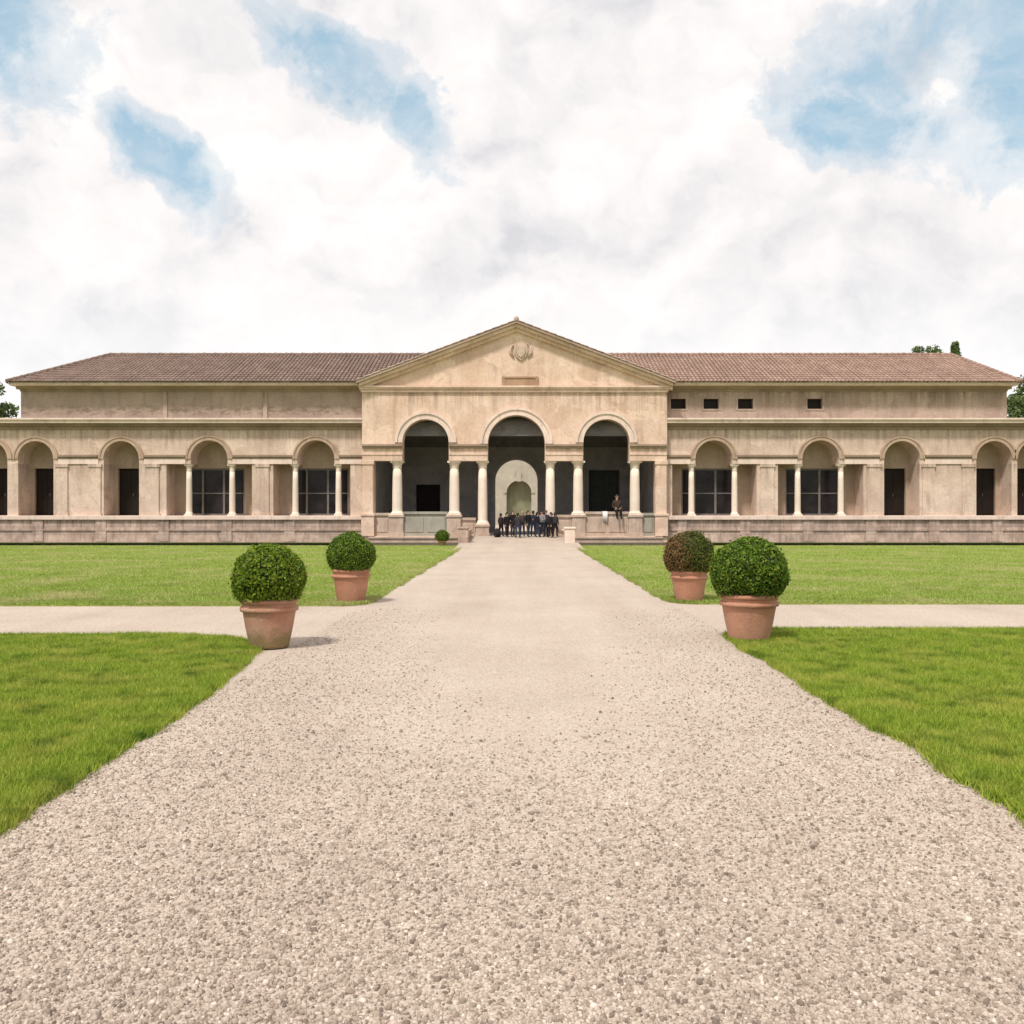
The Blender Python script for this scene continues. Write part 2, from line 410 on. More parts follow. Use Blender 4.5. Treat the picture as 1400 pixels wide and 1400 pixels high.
lawns = {
    'near_a': [(-60, -20), (PL, -20), (PL, 5.2), (PL - 0.05, 6.8), (PL - 0.13, 8.3), (PL - 0.26, 9.6), (PL - 0.46, 10.7), (PL - 0.85, 11.35), (PL - 1.6, 11.68), (PL - 2.6, 11.75), (-60, 11.75)],
    'near_b': round_poly([(PR, -20), (60, -20), (60, 12.35), (PR, 12.35)], [0, 0, 0, 1.1]),
    'far_a': round_poly([(-60, 15.45), (PL, 15.45), (PL + 0.12, 40.6), (PL + 0.12, EY0 - 0.25), (-60, EY0 - 0.25)], [0, 0.55, 0, 0, 0]),
    'far_b': round_poly([(PR, 15.75), (60, 15.75), (60, EY0 - 0.25), (PR - 0.08, EY0 - 0.25)], [0.7, 0, 0, 0]),
}
for k, p in lawns.items():
    lawns[k] = p = wobble(p)
    slab('lawn', p, -0.1, 0.035, M['lawn_near'] if 'near' in k else M['lawn_far'])

mb = MB()   # garden path up to the bridge and the cross path, one sheet
pw = [(-20, 0.006), (36, 0.006), (40.5, 0.07), (43, 0.17), (45.5, 0.28), (YP - 0.02, FLOOR - 0.004)]
for (ya, za), (yb, zb) in zip(pw[:-1], pw[1:]):
    xa, xb = (-4.6, 4.4) if ya < 30 else (-2.75, 2.8) if ya < 42 else (-2.5, 2.55)
    mb.add([(xa, ya, za), (xb, ya, za), (xb, yb, zb), (xa, yb, zb)], [(0, 1, 2, 3)])
for x0, x1 in ((-60, -4.6), (4.4, 60)):
    mb.add([(x0, 11, 0.006), (x1, 11, 0.006), (x1, 16.5, 0.006), (x0, 16.5, 0.006)], [(0, 1, 2, 3)])
tag(mb.build('path', M['gravel']), kind='structure')

mb = MB()   # pond basin and water
for x0, x1 in ((-34, -2.9), (2.95, 34)):
    mb.box(x0 - 0.3, x1 + 0.3, EY0 - 0.25, EY0, -1.4, 0.015)
    mb.box(x0 - 0.3, x0, EY0 + 0.004, EY1 + 1, -1.4, -0.01); mb.box(x1, x1 + 0.3, EY0 + 0.004, EY1 + 1, -1.4, -0.01)
    mb.box(x0, x1, EY0, EY1 + 1, -1.5, -1.3)
tag(mb.build('pond_basin', M['plinth']), kind='structure')
mb = MB()
for x0, x1 in ((-34, -2.9), (2.95, 34)):
    mb.add([(x0, EY0, -0.42), (x1, EY0, -0.42), (x1, EY1 + 1, -0.42), (x0, EY1 + 1, -0.42)], [(0, 1, 2, 3)])
tag(mb.build('water', M['water']), kind='structure')
# bridge deck and its two low parapets
mb = MB(); mb.box(-2.9, 2.95, EY0 - 0.2, YP - 0.1, -1.3, 0.04); tag(mb.build('bridge', M['podium']), kind='structure')
for sgn, nm, lab in ((-1, XP(641), 'low weathered stone parapet along the left side of the bridge'), (1, XP(772), 'low pale stone parapet with an end block right of the bridge')):
    r = empty('bridge_parapet', (nm, 45.2, 0)); tag(r, lab, 'low wall', 'low parapets of the bridge')
    ms = M['mossy'] if sgn < 0 else M['lightstone']
    ms = M['podium'] if sgn < 0 else ms
    b = MB(); b.box(-0.15, 0.15, -1.95, 2.25, 0.0, 0.62); b.build('wall', ms, r, 0.02)
    b = MB(); b.box(-0.2, 0.2, -2.0, 2.25, 0.622, 0.72); b.build('coping', ms, r, 0.02)
    b = MB(); b.box(-0.24, 0.24, -2.5, -2.003, 0.0, 0.80); b.box(-0.28, 0.28, -2.54, -2.0, 0.80, 0.90); b.build('end_block', ms, r, 0.025)

# ------------------------------------------------------------------ the palace
palace = empty('palace', (0, YP, 0))
tag(palace, 'long low beige palace with arched portico, pediment and tiled hip roofs', 'palace')
def part(mbx, name, mat, parent=None, bevel=0):
    o = mbx.build(name, mat, None, bevel)
    p = parent or palace
    if parent is None:
        o.parent = palace; o.matrix_parent_inverse = Matrix.Translation(Vector((0, -YP, 0)))
    else:
        o.parent = parent
    return o
def arch(cx, hw, z0, zs, seg=22):
    """opening outline, clockwise from the bottom left"""
    p = [(cx - hw, z0)]
    p += [(cx - hw * math.cos(PI * k / seg), zs + hw * math.sin(PI * k / seg)) for k in range(seg + 1)]
    return p + [(cx + hw, z0)]
def rect(x0, x1, z0, z1): return [(x0, z0), (x0, z1), (x1, z1), (x1, z0)]

SILL, LINT, ZSPR, RA = 1.41, 4.12, 4.40, 0.97
COR = 6.24
serl = {'L': [432, 286], 'R': [976, 1122]}
nich = {'L': [166, 49, -14], 'R': [1233, 1359, 1415]}
EXT = 33.0
PXL, PXR = XP(495), XP(912)
ends = {'L': (-EXT, PXL + 0.3), 'R': (PXR - 0.3, EXT)}
NW = 0.93
def window_part(x0, x1, z0, z1, y, mull, trans, fm, gm, nm='window'):
    """frame with posts and transoms set in its opening; the glass is its child"""
    f = MB(); w = 0.09
    f.box(x0, x0 + w, y - 0.05, y + 0.05, z0, z1); f.box(x1 - w, x1, y - 0.05, y + 0.05, z0, z1)
    f.box(x0 + w, x1 - w, y - 0.047, y + 0.05, z1 - w, z1); f.box(x0 + w, x1 - w, y - 0.047, y + 0.05, z0, z0 + w)
    for t in mull:
        xm = x0 + (x1 - x0) * t; f.box(xm - 0.055, xm + 0.055, y - 0.044, y + 0.044, z0 + w, z1 - w)
    for t in trans:
        zm = z0 + (z1 - z0) * t; f.box(x0 + w, x1 - w, y - 0.035, y + 0.035, zm - 0.03, zm + 0.03)
    fo = part(f, nm, fm)
    g = MB(); g.box(x0 + 0.02, x1 - 0.02, y + 0.005, y + 0.02, z0 + 0.02, z1 - 0.02); part(g, 'pane', gm, fo)
    return fo
def door_part(x0, x1, z0, z1, y, mat, nm='door'):
    d = MB(); d.box(x0, x1, y, y + 0.08, z0, z1)
    n = 2
    for k in range(n):
        a = x0 + (x1 - x0) * k / n + 0.08; b = x0 + (x1 - x0) * (k + 1) / n - 0.08
        for za, zb in ((z0 + 0.12, z0 + (z1 - z0) * 0.36), (z0 + (z1 - z0) * 0.42, z1 - 0.14)):
            d.box(a, b, y - 0.025, y + 0.02, za, zb)
    o = part(d, nm, mat)
    h = MB(); h.tube([((x0 + x1) / 2 + 0.07, y - 0.05, z0 + 1.0), ((x0 + x1) / 2 + 0.07, y - 0.05, z0 + 1.18)], [0.014, 0.014]); part(h, 'handle', M['frame'], o)
    return o
def column_part(x, y, z0, z1, r, mat):
    H = z1 - z0
    c = MB(); c.lathe([(r, 0.16), (r * 1.0, 0.2), (r * 0.99, H * 0.4), (r * 0.93, H * 0.7), (r * 0.84, H - 0.32)], (x, y, z0), 24)
    o = part(c, 'column', mat)
    c = MB(); c.box(x - r * 1.35, x + r * 1.35, y - r * 1.35, y + r * 1.35, z0, z0 + 0.07)
    c.lathe([(r * 1.3, 0.07), (r * 1.32, 0.1), (r * 1.2, 0.13), (r * 1.06, 0.15), (r * 1.08, 0.2)], (x, y, z0), 24); part(c, 'column_base', mat, o)
    c = MB(); c.lathe([(r * 0.9, H - 0.36), (r * 0.93, H - 0.34), (r * 0.88, H - 0.30), (r * 0.9, H - 0.2), (r * 1.15, H - 0.11), (r * 1.2, H - 0.085)], (x, y, z0), 24)
    c.box(x - r * 1.28, x + r * 1.28, y - r * 1.28, y + r * 1.28, z1 - 0.085, z1); part(c, 'capital', mat, o)
    return o

for side in 'LR':
    X0, X1 = ends[side]
    holes = []; backholes = []; bays = []
    for px in serl[side]:
        cx = XW(px); h = 58.5 / 25.99; L = max(cx - h, X0 + 0.5) if side == 'R' else cx - h
        o = [(cx - h, SILL), (cx - h, LINT), (cx - RA, LINT)]
        o += [(cx - RA * math.cos(PI * k / 22), ZSPR + RA * math.sin(PI * k / 22)) for k in range(23)]
        o += [(cx + RA, LINT), (cx + h, LINT), (cx + h, SILL)]
        if side == 'L' and px == 432:      # the bay beside the portico is a little narrower on the inside
            o = [(min(x, XW(479)), z) for x, z in o]
        if side == 'R' and px == 976: o = [(max(x, XW(919)), z) for x, z in o]
        holes.append(o); bays.append((cx, 's'))
    for px in nich[side]:
        cx = XW(px); holes.append(arch(cx, NW, SILL, ZSPR)); bays.append((cx, 'n'))
    wall = MB(); wall.panel([(X0, 1.2), (X1, 1.2), (X1, COR + 0.1), (X0, COR + 0.1)], holes, YW, YB)
    part(wall, 'wing_wall', M['wing'])
    # recess backs with windows
    bh = []
    for cx, k in bays:
        hw = 1.50 if k == 's' else 0.70
        bh.append((cx, k, hw))
    back = MB()
    back.panel([(X0, 1.0), (X1, 1.0), (X1, COR), (X0, COR)], [rect(cx - hw, cx + hw, 1.42, 3.95) for cx, k, hw in bh], YB - 0.003, YB + 0.3)
    part(back, 'recess_wall', M['niche'])
    for cx, k, hw in bh:
        if k == 's':
            window_part(cx - hw, cx + hw, 1.42, 3.95, YB + 0.14, (0.24, 0.62), (0.47,), M['frame'], M['glass'])
        else:
            door_part(cx - hw, cx + hw, 1.42, 3.95, YB + 0.17, M['wood'])
    for cx, k in bays:
        if k == 's':
            for s in (-1, 1):
                column_part(cx + s * (RA + 0.17), YW + 0.24, SILL, LINT, 0.155, M['column'])
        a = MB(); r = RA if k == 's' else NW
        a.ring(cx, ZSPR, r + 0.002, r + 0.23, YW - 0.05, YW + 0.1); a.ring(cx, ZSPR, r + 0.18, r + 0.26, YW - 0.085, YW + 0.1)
        part(a, 'archivolt', M['shadeband'])
    # impost band and its darker moulding, broken by the arches
    blocks = sorted((cx - (RA if k == 's' else NW) - 0.27, cx + (RA if k == 's' else NW) + 0.27) for cx, k in bays)
    x = X0
    for a, b in blocks + [(X1, X1)]:
        if a - x > 0.05:
            band = MB(); mo = MB()
            band.box(x, a, YW - 0.05, YW + 0.1, LINT + 0.006, 4.40); mo.box(x, a, YW - 0.13, YW + 0.1, 4.50, 4.60); mo.box(x, a, YW - 0.08, YW + 0.1, 4.43, 4.50)
            part(band, 'impost_band', M['lightstone']); part(mo, 'impost_moulding', M['moulding'])
        x = b
    # flat pilasters on the piers between the openings
    spans = sorted((cx - (58.5 / 25.99 if k == 's' else NW), cx + (58.5 / 25.99 if k == 's' else NW)) for cx, k in bays)
    for (a0, a1), (b0, b1) in zip(spans[:-1], spans[1:]):
        w = b0 - a1
        if w > 1.9: cs = ((a1 + 0.45, 0.31), (b0 - 0.45, 0.31))
        elif w > 0.7: cs = (((a1 + b0) / 2, min(0.34, w * 0.36)),)
        else: cs = ()
        for c, hw in cs:
            p = MB(); p.box(c - hw, c + hw, YW - 0.07, YW + 0.05, SILL + 0.14, LINT - 0.16)
            p.box(c - hw - 0.05, c + hw + 0.05, YW - 0.11, YW + 0.05, SILL - 0.004, SILL + 0.14); p.box(c - hw - 0.05, c + hw + 0.05, YW - 0.11, YW + 0.05, LINT - 0.16, LINT)
            part(p, 'pilaster', M['wing'])
    # sill ledge, podium, damp plinth
    b = MB(); b.box(X0, X1, YW - 0.22, YW + 0.3, 1.19, SILL - 0.006); part(b, 'sill_ledge', M['lightstone'], None, 0.02)
    b = MB(); b.box(X0, X1, YW - 0.1, YW + 0.5, 0.02, 1.19); b.box(X0, X1, YW - 0.16, YW + 0.5, 0.62, 0.72)
    for k in range(int((X1 - X0) / 3.3)):
        xa = X0 + 0.9 + 3.3 * k; b.box(xa, xa + 0.55, YW - 0.145, YW, 0.05, 0.615); b.box(xa, xa + 0.55, YW - 0.145, YW, 0.725, 1.185)
    part(b, 'podium', M['podium'])
    b = MB(); b.box(X0, X1, YW - 0.2, YW + 0.5, -1.3, 0.02); part(b, 'plinth', M['plinth'])
    # main cornice
    Q0, Q1 = (X0 - 0.2, PXL - 0.003) if side == 'L' else (PXR + 0.003, X1 + 0.2)
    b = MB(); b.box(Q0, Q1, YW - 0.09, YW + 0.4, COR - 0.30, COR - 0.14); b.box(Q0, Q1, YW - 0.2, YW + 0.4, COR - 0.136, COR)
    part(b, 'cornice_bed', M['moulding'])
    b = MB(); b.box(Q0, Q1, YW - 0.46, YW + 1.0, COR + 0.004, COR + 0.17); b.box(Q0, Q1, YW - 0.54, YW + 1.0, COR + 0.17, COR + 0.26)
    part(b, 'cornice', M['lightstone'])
    # body of the wing behind the recesses
    b = MB(); b.box(X0, X1, YB + 0.305, 57.6, 0, COR + 0.25); part(b, 'wing_body', M['wing'])
    # attic storey
    AX0, AX1 = (-26.25, X1) if side == 'L' else (X0, 25.75)
    ah = []
    if side == 'R':
        for px in (928, 973, 1020, 1115):
            c = XW(px); ah.append(rect(c - 0.40, c + 0.40, 7.04, 7.58))
    YA = YW + 0.12
    b = MB(); b.panel([(AX0, COR + 0.2), (AX1, COR + 0.2), (AX1, 8.2), (AX0, 8.2)], ah, YA, YA + 0.4)
    b.box(AX0, AX1, YA + 0.42, 57.4, COR + 0.2, 8.19)
    part(b, 'attic_wall', M['attic_band'] if side == 'L' else M['attic'])
    if side == 'R':
        for px in (928, 973, 1020, 1115):
            c = XW(px); f = MB()
            f.box(c - 0.40, c + 0.40, YA + 0.26, YA + 0.3, 7.04, 7.58)
            fo = part(f, 'attic_window', M['wood'])
            f = MB(); f.panel(rect(c - 0.5, c + 0.5, 6.95, 7.67), [rect(c - 0.402, c + 0.402, 7.038, 7.582)], YA - 0.03, YA + 0.05); part(f, 'frame', M['attic'], fo)
    else:
        for px in (225, 362):
            c = XW(px); f = MB(); f.box(c - 0.11, c + 0.11, YA - 0.06, YA + 0.1, COR + 0.2, 8.0); part(f, 'attic_strip', M['attic'])
    E0, E1 = (AX0, PXL - 0.003) if side == 'L' else (PXR + 0.003, AX1)
    b = MB(); b.box(E0 - 0.15 * (side == 'L'), E1 + 0.15 * (side == 'R'), YA - 0.22, YA + 0.3, 8.06, 8.2); b.box(E0, E1, YA - 0.1, YA + 0.3, 7.95, 8.056); part(b, 'eaves_moulding', M['moulding'])
    b = MB(); 
    F0, F1 = (E0 - 0.3, E1) if side == 'L' else (E0, E1 + 0.3)
    b.box(F0, F1, YA - 0.62, YA - 0.5, 8.23, 8.36); b.box(F0, F1, YA - 0.5, YA + 0.3, 8.204, 8.25); part(b, 'eaves_fascia', M['lightstone'])
    # hip roof: rows of half-round tiles over a slab
    ez, rz_ = 8.37, 10.62; ey, ry, by = YA - 0.72, 52.6, 58.0
    if side == 'L': ex, hx, ix = -26.6, -23.5, -0.1
    else: ex, hx, ix = 26.1, 24.9, -0.1
    b = MB()
    jx = PXL - 0.02 if side == 'L' else PXR + 0.02      # the roof ends at the portico wall, then goes on behind it
    jf = (YP + 0.75 - ey) / (ry - ey); jy, jz = YP + 0.75, ez + (rz_ - ez) * jf
    b.add([(ex, ey, ez - 0.03), (jx, ey, ez - 0.03), (jx, ry, rz_ - 0.03), (hx, ry, rz_ - 0.03), (ex, by, ez - 0.03), (ix, by, ez - 0.03),
           (jx, jy, jz - 0.03), (ix, jy, jz - 0.03), (ix, ry, rz_ - 0.03)],
          [(0, 1, 6, 2, 3), (0, 3, 4), (3, 2, 8, 5, 4), (6, 7, 8, 2)])
    lo, hi = min(ex, XP(500) if side == 'L' else PXR - 5), max(ex, ix)
    x = min(ex, ix) + 0.05
    def tilecol(p0, p1, wv, up, steps):
        """one column of overlapping half-round tiles from p0 (eave) to p1 (ridge)"""
        p0, p1 = Vector(p0), Vector(p1); d = p1 - p0; L = d.length
        n = max(1, int(L / 0.42))
        for k in range(n):
            a = p0 + d * (k / n); e = p0 + d * min(1, (k + 1.12) / n)
            ra, re = 0.100, 0.082
            vs = []
            for q, rr, lift in ((a, ra, 0.02), (e, re, 0.0)):
                for an in (0, 45, 90, 135, 180):
                    t = math.radians(an); vs.append(q + wv * (rr * math.cos(t) * random.uniform(0.97, 1.03)) + up * (rr * math.sin(t) * 0.5 + lift))
            b.add(vs, [(i, i + 1, i + 6, i + 5) for i in range(4)] + [(0, 1, 2, 3, 4)])
    sl = Vector((0, ry - ey, rz_ - ez)); up = Vector((0, -sl.z, sl.y)).normalized()
    stop = -8.2 + 3.4 if side == 'L' else 8.0 - 3.4
    while x < max(ex, ix):
        f = min(1.0, abs(x - ex) / abs(hx - ex))
        if (side == 'L' and x < stop + 3) or (side == 'R' and x > stop - 3):
            beh = PXL - 0.1 < x < PXR + 0.1
            tilecol((x, jy, jz) if beh else (x, ey + random.uniform(-0.03, 0.03), ez), (x, ey + (ry - ey) * f, ez + (rz_ - ez) * f), Vector((1, 0, 0)), up, 1)
        x += 0.215 + random.uniform(-0.006, 0.006)
    y = ey + 0.1     # the hip end
    hs = Vector((hx - ex, 0, rz_ - ez)); hup = Vector((-hs.z, 0, hs.x)); hup = (hup if hup.z > 0 else -hup).normalized()
    while y < by:
        f = (y - ey) / (ry - ey) if y < ry else (by - y) / (by - ry)
        if f > 0.02: tilecol((ex, y, ez), (ex + (hx - ex) * f, y, ez + (rz_ - ez) * f), Vector((0, 1, 0)), hup, 1)
        y += 0.22
    roof = part(b, 'roof', M['tile_brown'] if side == 'L' else M['tile_red'])
    b = MB()
    n = 70
    for k in range(n):
        xa = hx + (stop * 0.3 - hx) * k / n; xe = hx + (stop * 0.3 - hx) * (k + 1.1) / n
        b.tube([(xa, ry, rz_ + 0.02 + random.uniform(-0.01, 0.015)), (xe, ry, rz_ + 0.01)], [0.13, 0.11], 8)
    for k in range(16):
        f0, f1 = k / 16, (k + 1.1) / 16
        P = lambda f: (ex + (hx - ex) * f, ey + (ry - ey) * f, ez + (rz_ - ez) * f + 0.02)
        b.tube([P(f0), P(min(1, f1))], [0.13, 0.11], 8)
    part(b, 'ridge_tiles', M['tile_brown'] if side == 'L' else M['tile_red'], roof)

# ---- portico
C1, C0, C2 = XP(582), XP(706), XP(829)
A1, A0 = 31.5 / 26.26, 1.485
Z1, Z0 = 5.22, 5.15
LZ = ZP(630)
def archpts(cx, hw, zs, seg=26): return [(cx - hw, LZ)] + [(cx - hw * math.cos(PI * k / seg), zs + hw * math.sin(PI * k / seg)) for k in range(seg + 1)] + [(cx + hw, LZ)]
hole = [(XP(511), FLOOR), (XP(511), LZ)] + archpts(C1, A1, Z1) + archpts(C0, A0, Z0) + archpts(C2, A1, Z1) + [(XP(896), LZ), (XP(896), FLOOR)]
apex = 11.35; ax = XP(706); eL, eR, ez = XP(500), XP(911), 8.42
b = MB(); b.panel([(PXL, -1.3), (PXR, -1.3), (PXR, 8.42), (ax, apex - 0.12), (PXL, 8.42)], [hole], YP, YP + 0.7)
part(b, 'portico_wall', M['portico'])
for cx, hw, zs in ((C1, A1, Z1), (C0, A0, Z0), (C2, A1, Z1)):
    b = MB(); b.ring(cx, zs, hw + 0.002, hw + 0.36, YP - 0.07, YP + 0.2); b.ring(cx, zs, hw + 0.28, hw + 0.40, YP - 0.13, YP + 0.2); b.ring(cx, zs, hw + 0.002, hw + 0.1, YP - 0.10, YP + 0.2)
    part(b, 'archivolt', M['lightstone'])
segs = [(PXL + 0.02, C1 - A1 - 0.02), (C1 + A1 + 0.02, C0 - A0 - 0.02), (C0 + A0 + 0.02, C2 - A1 - 0.02), (C2 + A1 + 0.02, PXR - 0.02)]
for a, e in segs:
    b = MB(); l = MB()
    b.box(a, e, YP - 0.16, YP + 0.72, 5.02, 5.12); b.box(a, e, YP - 0.1, YP + 0.715, 4.93, 5.02)
    l.box(a, e, YP - 0.045, YP + 0.705, LZ - 0.003, 4.56); l.box(a, e, YP - 0.075, YP + 0.71, 4.56, 4.63)
    part(b, 'impost_moulding', M['moulding']); part(l, 'lintel', M['portico'])
for px in (542, 620.5, 659.5, 752.5, 791, 869):
    ctr = px in (659.5, 752.5)
    z0 = 0.95 if ctr else 1.45
    column_part(XP(px), YP + 0.35, z0, LZ - 0.004, 0.265 if not ctr else 0.25, M['column'])
    p = MB(); x = XP(px); w = 0.36 if not ctr else 0.34
    p.box(x - w, x + w, YP - 0.01, YP + 0.71, FLOOR - 0.02, z0 - 0.12); p.box(x - w - 0.05, x + w + 0.05, YP - 0.06, YP + 0.76, z0 - 0.12, z0 - 0.002)
    p.box(x - w - 0.04, x + w + 0.04, YP - 0.05, YP + 0.75, FLOOR - 0.03, FLOOR + 0.16)
    part(p, 'pedestal', M['pinkstone'], None, 0.012)
def parapet(p0, p1, mat, zt=1.6):
    b = MB(); b.box(XP(p0), XP(p1), YP + 0.12, YP + 0.58, FLOOR - 0.02, zt - 0.14)
    b.box(XP(p0) - 0.01, XP(p1) + 0.01, YP + 0.05, YP + 0.65, zt - 0.14, zt)
    n = max(1, int((XP(p1) - XP(p0)) / 0.9)); w = (XP(p1) - XP(p0)) / n
    for k in range(n):
        b.box(XP(p0) + k * w + 0.1, XP(p0) + (k + 1) * w - 0.1, YP + 0.09, YP + 0.2, FLOOR + 0.2, zt - 0.3)
    part(b, 'parapet', mat, None, 0.012)
parapet(551.5, 611, M['mossy'], 1.62); parapet(800.5, 859.5, M['pinkstone'], 1.62)
parapet(512, 532.5, M['pinkstone'], 1.55); parapet(630, 650, M['pinkstone'], 1.3); parapet(762, 781.5, M['pinkstone'], 1.45); parapet(878.5, 895, M['mossy'], 1.55)
for p0, p1 in ((505, 640), (774, 905)):
    b = MB()
    b.box(XP(p0), XP(p1), YP - 0.32, YP - 0.004, -1.3, 0.22)
    b.box(XP(p0), XP(p1), YP - 0.38, YP - 0.004, 0.22, 0.32)
    part(b, 'stepped_base', M['pinkstone'], None, 0.015)
    b = MB(); b.box(XP(p0) - 0.25 * (p0 == 505), XP(p1) + 0.25 * (p0 == 774), YP - 0.44, YP + 0.2, -1.3, 0.02)
    part(b, 'plinth', M['plinth'])
for px in (503, 904):     # corner piers
    b = MB(); x = XP(px); b.box(x - 0.27, x + 0.27, YP - 0.07, YP + 0.2, 1.5, LZ - 0.2); b.box(x - 0.33, x + 0.33, YP - 0.11, YP + 0.2, LZ - 0.2, LZ - 0.006)
    b.box(x - 0.33, x + 0.33, YP - 0.13, YP + 0.2, FLOOR, 1.4); b.box(x - 0.38, x + 0.38, YP - 0.18, YP + 0.2, 1.4, 1.52)
    part(b, 'pilaster', M['portico'], None, 0.01)
# pediment: horizontal cornice, raking cornices, tympanum relief
b = MB(); b.box(PXL - 0.05, PXR + 0.05, YP - 0.1, YP + 0.2, 7.82, 7.96); b.box(PXL - 0.15, PXR + 0.15, YP - 0.22, YP + 0.2, 8.06, 8.16); b.box(PXL - 0.1, PXR + 0.1, YP - 0.16, YP + 0.2, 7.965, 8.056)
part(b, 'pediment_cornice', M['portico'])
def rake(xa, za, xb, zb, dz0, dz1, y0, y1, mbx):
    mbx.add([(x, y, z + d) for (x, z) in ((xa, za), (xb, zb)) for y in (y0, y1) for d in (dz0, dz1)],
            [(0, 1, 3, 2), (4, 6, 7, 5), (0, 4, 5, 1), (2, 3, 7, 6), (1, 5, 7, 3), (0, 2, 6, 4)])
b = MB()
for e in (eL - 0.3, eR + 0.3):
    rake(e, ez - 0.13, ax, apex, -0.36, -0.18, YP - 0.18, YP + 0.3, b)
    rake(e, ez - 0.13, ax, apex, -0.178, 0.0, YP - 0.36, YP + 0.3, b)
part(b, 'raking_cornice', M['portico'])
b = MB()
for s, e in ((-1, eL - 0.42), (1, eR + 0.42)):
    rake(e, ez - 0.175, ax, apex, 0.004, 0.14, YP - 0.5, 60, b)
    wv = Vector((0, 1, 0)); d = Vector((ax - e, 0, apex - ez + 0.175)); 
    y = YP - 0.45
    while y < 55:
        p0, p1 = Vector((e, y, ez - 0.175 + 0.14)), Vector((ax, y, apex + 0.14)); upv = Vector((-d.z, 0, d.x)); upv = (upv if upv.z > 0 else -upv).normalized()
        n = 20
        for k in range(n):
            a = p0 + (p1 - p0) * (k / n); q = p0 + (p1 - p0) * min(1, (k + 1.1) / n); vs = []
            for pt, rr, lift in ((a, 0.1, 0.02), (q, 0.082, 0)):
                for an in (0, 60, 120, 180):
                    t = math.radians(an); vs.append(pt + wv * rr * math.cos(t) + upv * (rr * math.sin(t) * 0.5 + lift))
            b.add(vs, [(i, i + 1, i + 5, i + 4) for i in range(3)] + [(0, 1, 2, 3)])
        y += 0.216
pr = part(b, 'portico_roof', M['tile_pale'])
b = MB()
for k in range(24): b.tube([(ax, YP - 0.5 + k * 0.42, apex + 0.2), (ax, YP - 0.5 + (k + 1.1) * 0.42, apex + 0.19)], [0.14, 0.115], 8)
part(b, 'ridge_tiles', M['tile_pale'], pr)
b = MB(); cx, cz = XP(712), ZP(481)      # shield in the gable
pts = [(-0.34, 0.32), (-0.2, 0.4), (0, 0.34), (0.2, 0.4), (0.34, 0.32), (0.36, 0.0), (0.25, -0.26), (0, -0.46), (-0.25, -0.26), (-0.36, 0.0)]
b.panel([(cx + x, cz + z) for x, z in pts][::-1], [], YP - 0.1, YP + 0.05); b.panel([(cx + x * 0.7, cz + z * 0.7) for x, z in pts][::-1], [], YP - 0.15, YP)
for s in (-1, 1): b.tube([(cx + s * 0.36, YP - 0.05, cz - 0.3), (cx + s * 0.55, YP - 0.07, cz - 0.05), (cx + s * 0.5, YP - 0.06, cz + 0.25), (cx + s * 0.34, YP - 0.05, cz + 0.38)], [0.04, 0.07, 0.06, 0.03])
part(b, 'relief_shield', M['shield'])
b = MB(); b.panel(rect(XP(690), XP(732), ZP(526.5), ZP(517)), [], YP - 0.05, YP + 0.05); b.panel(rect(XP(686), XP(736), ZP(528.5), ZP(515)), [rect(XP(690.1), XP(731.9), ZP(526.4), ZP(517.1))], YP - 0.09, YP + 0.05)
part(b, 'stone_tablet', M['tablet'])
# ---- the loggia behind the arches
YL = 56.6
b = MB(); b.box(PXL + 0.02, PXR - 0.02, YP + 0.7, YL + 4, -0.5, FLOOR); b.box(C0 - 1.9, C0 + 1.9, YP - 0.006, YP + 0.7, 0.1, FLOOR - 0.001)
part(b, 'loggia_floor', M['pave'])
for xa in (PXL + 0.03, PXR - 0.4):
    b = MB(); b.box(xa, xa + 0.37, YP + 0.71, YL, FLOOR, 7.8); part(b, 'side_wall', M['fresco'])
ca, cr = XP(706) * YL / YP, 1.32       # axis of the back arch
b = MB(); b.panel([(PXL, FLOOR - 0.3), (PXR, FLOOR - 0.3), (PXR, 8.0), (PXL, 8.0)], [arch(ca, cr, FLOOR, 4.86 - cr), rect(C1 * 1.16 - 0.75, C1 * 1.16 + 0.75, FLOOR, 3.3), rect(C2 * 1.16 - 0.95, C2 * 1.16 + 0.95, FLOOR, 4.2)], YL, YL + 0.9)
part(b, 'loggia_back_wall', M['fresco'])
door_part(C1 * 1.16 - 0.75, C1 * 1.16 + 0.75, FLOOR, 3.3, YL + 0.4, M['wood']); door_part(C2 * 1.16 - 0.95, C2 * 1.16 + 0.95, FLOOR, 4.2, YL + 0.4, M['greydoor'])
b = MB()                               # a coved vault with ribs over the loggia
n = 24; R = (YL - YP - 0.7) / 2; ym = (YL + YP + 0.7) / 2
for k in range(n):
    a0, a1 = PI * k / n, PI * (k + 1) / n
    q = lambda a, e: (ym - (R + e) * math.cos(a), 5.6 + (1.9 + e) * math.sin(a))
    (ya, za), (yb, zb) = q(a0, 0), q(a1, 0); (yc, zc), (yd, zd) = q(a1, 0.25), q(a0, 0.25)
    b.add([(x, y, z) for x in (PXL + 0.03, PXR - 0.03) for y, z in ((ya, za), (yb, zb), (yc, zc), (yd, zd))], [(0, 1, 2, 3), (4, 7, 6, 5), (0, 4, 5, 1), (1, 5, 6, 2), (2, 6, 7, 3), (3, 7, 4, 0)])
for px in (520, 640, 772, 888):
    x = XP(px)
    for k in range(n):
        a0, a1 = PI * k / n, PI * (k + 1) / n
        q = lambda a, e: (ym - (R - e) * math.cos(a), 5.6 + (1.9 - e) * math.sin(a))
        P4 = [q(a0, -0.02), q(a1, -0.02), q(a1, 0.12), q(a0, 0.12)]
        b.add([(xx, y, z) for xx in (x - 0.3, x + 0.3) for y, z in P4], [(0, 1, 2, 3), (4, 7, 6, 5), (2, 6, 7, 3), (0, 4, 5, 1)])
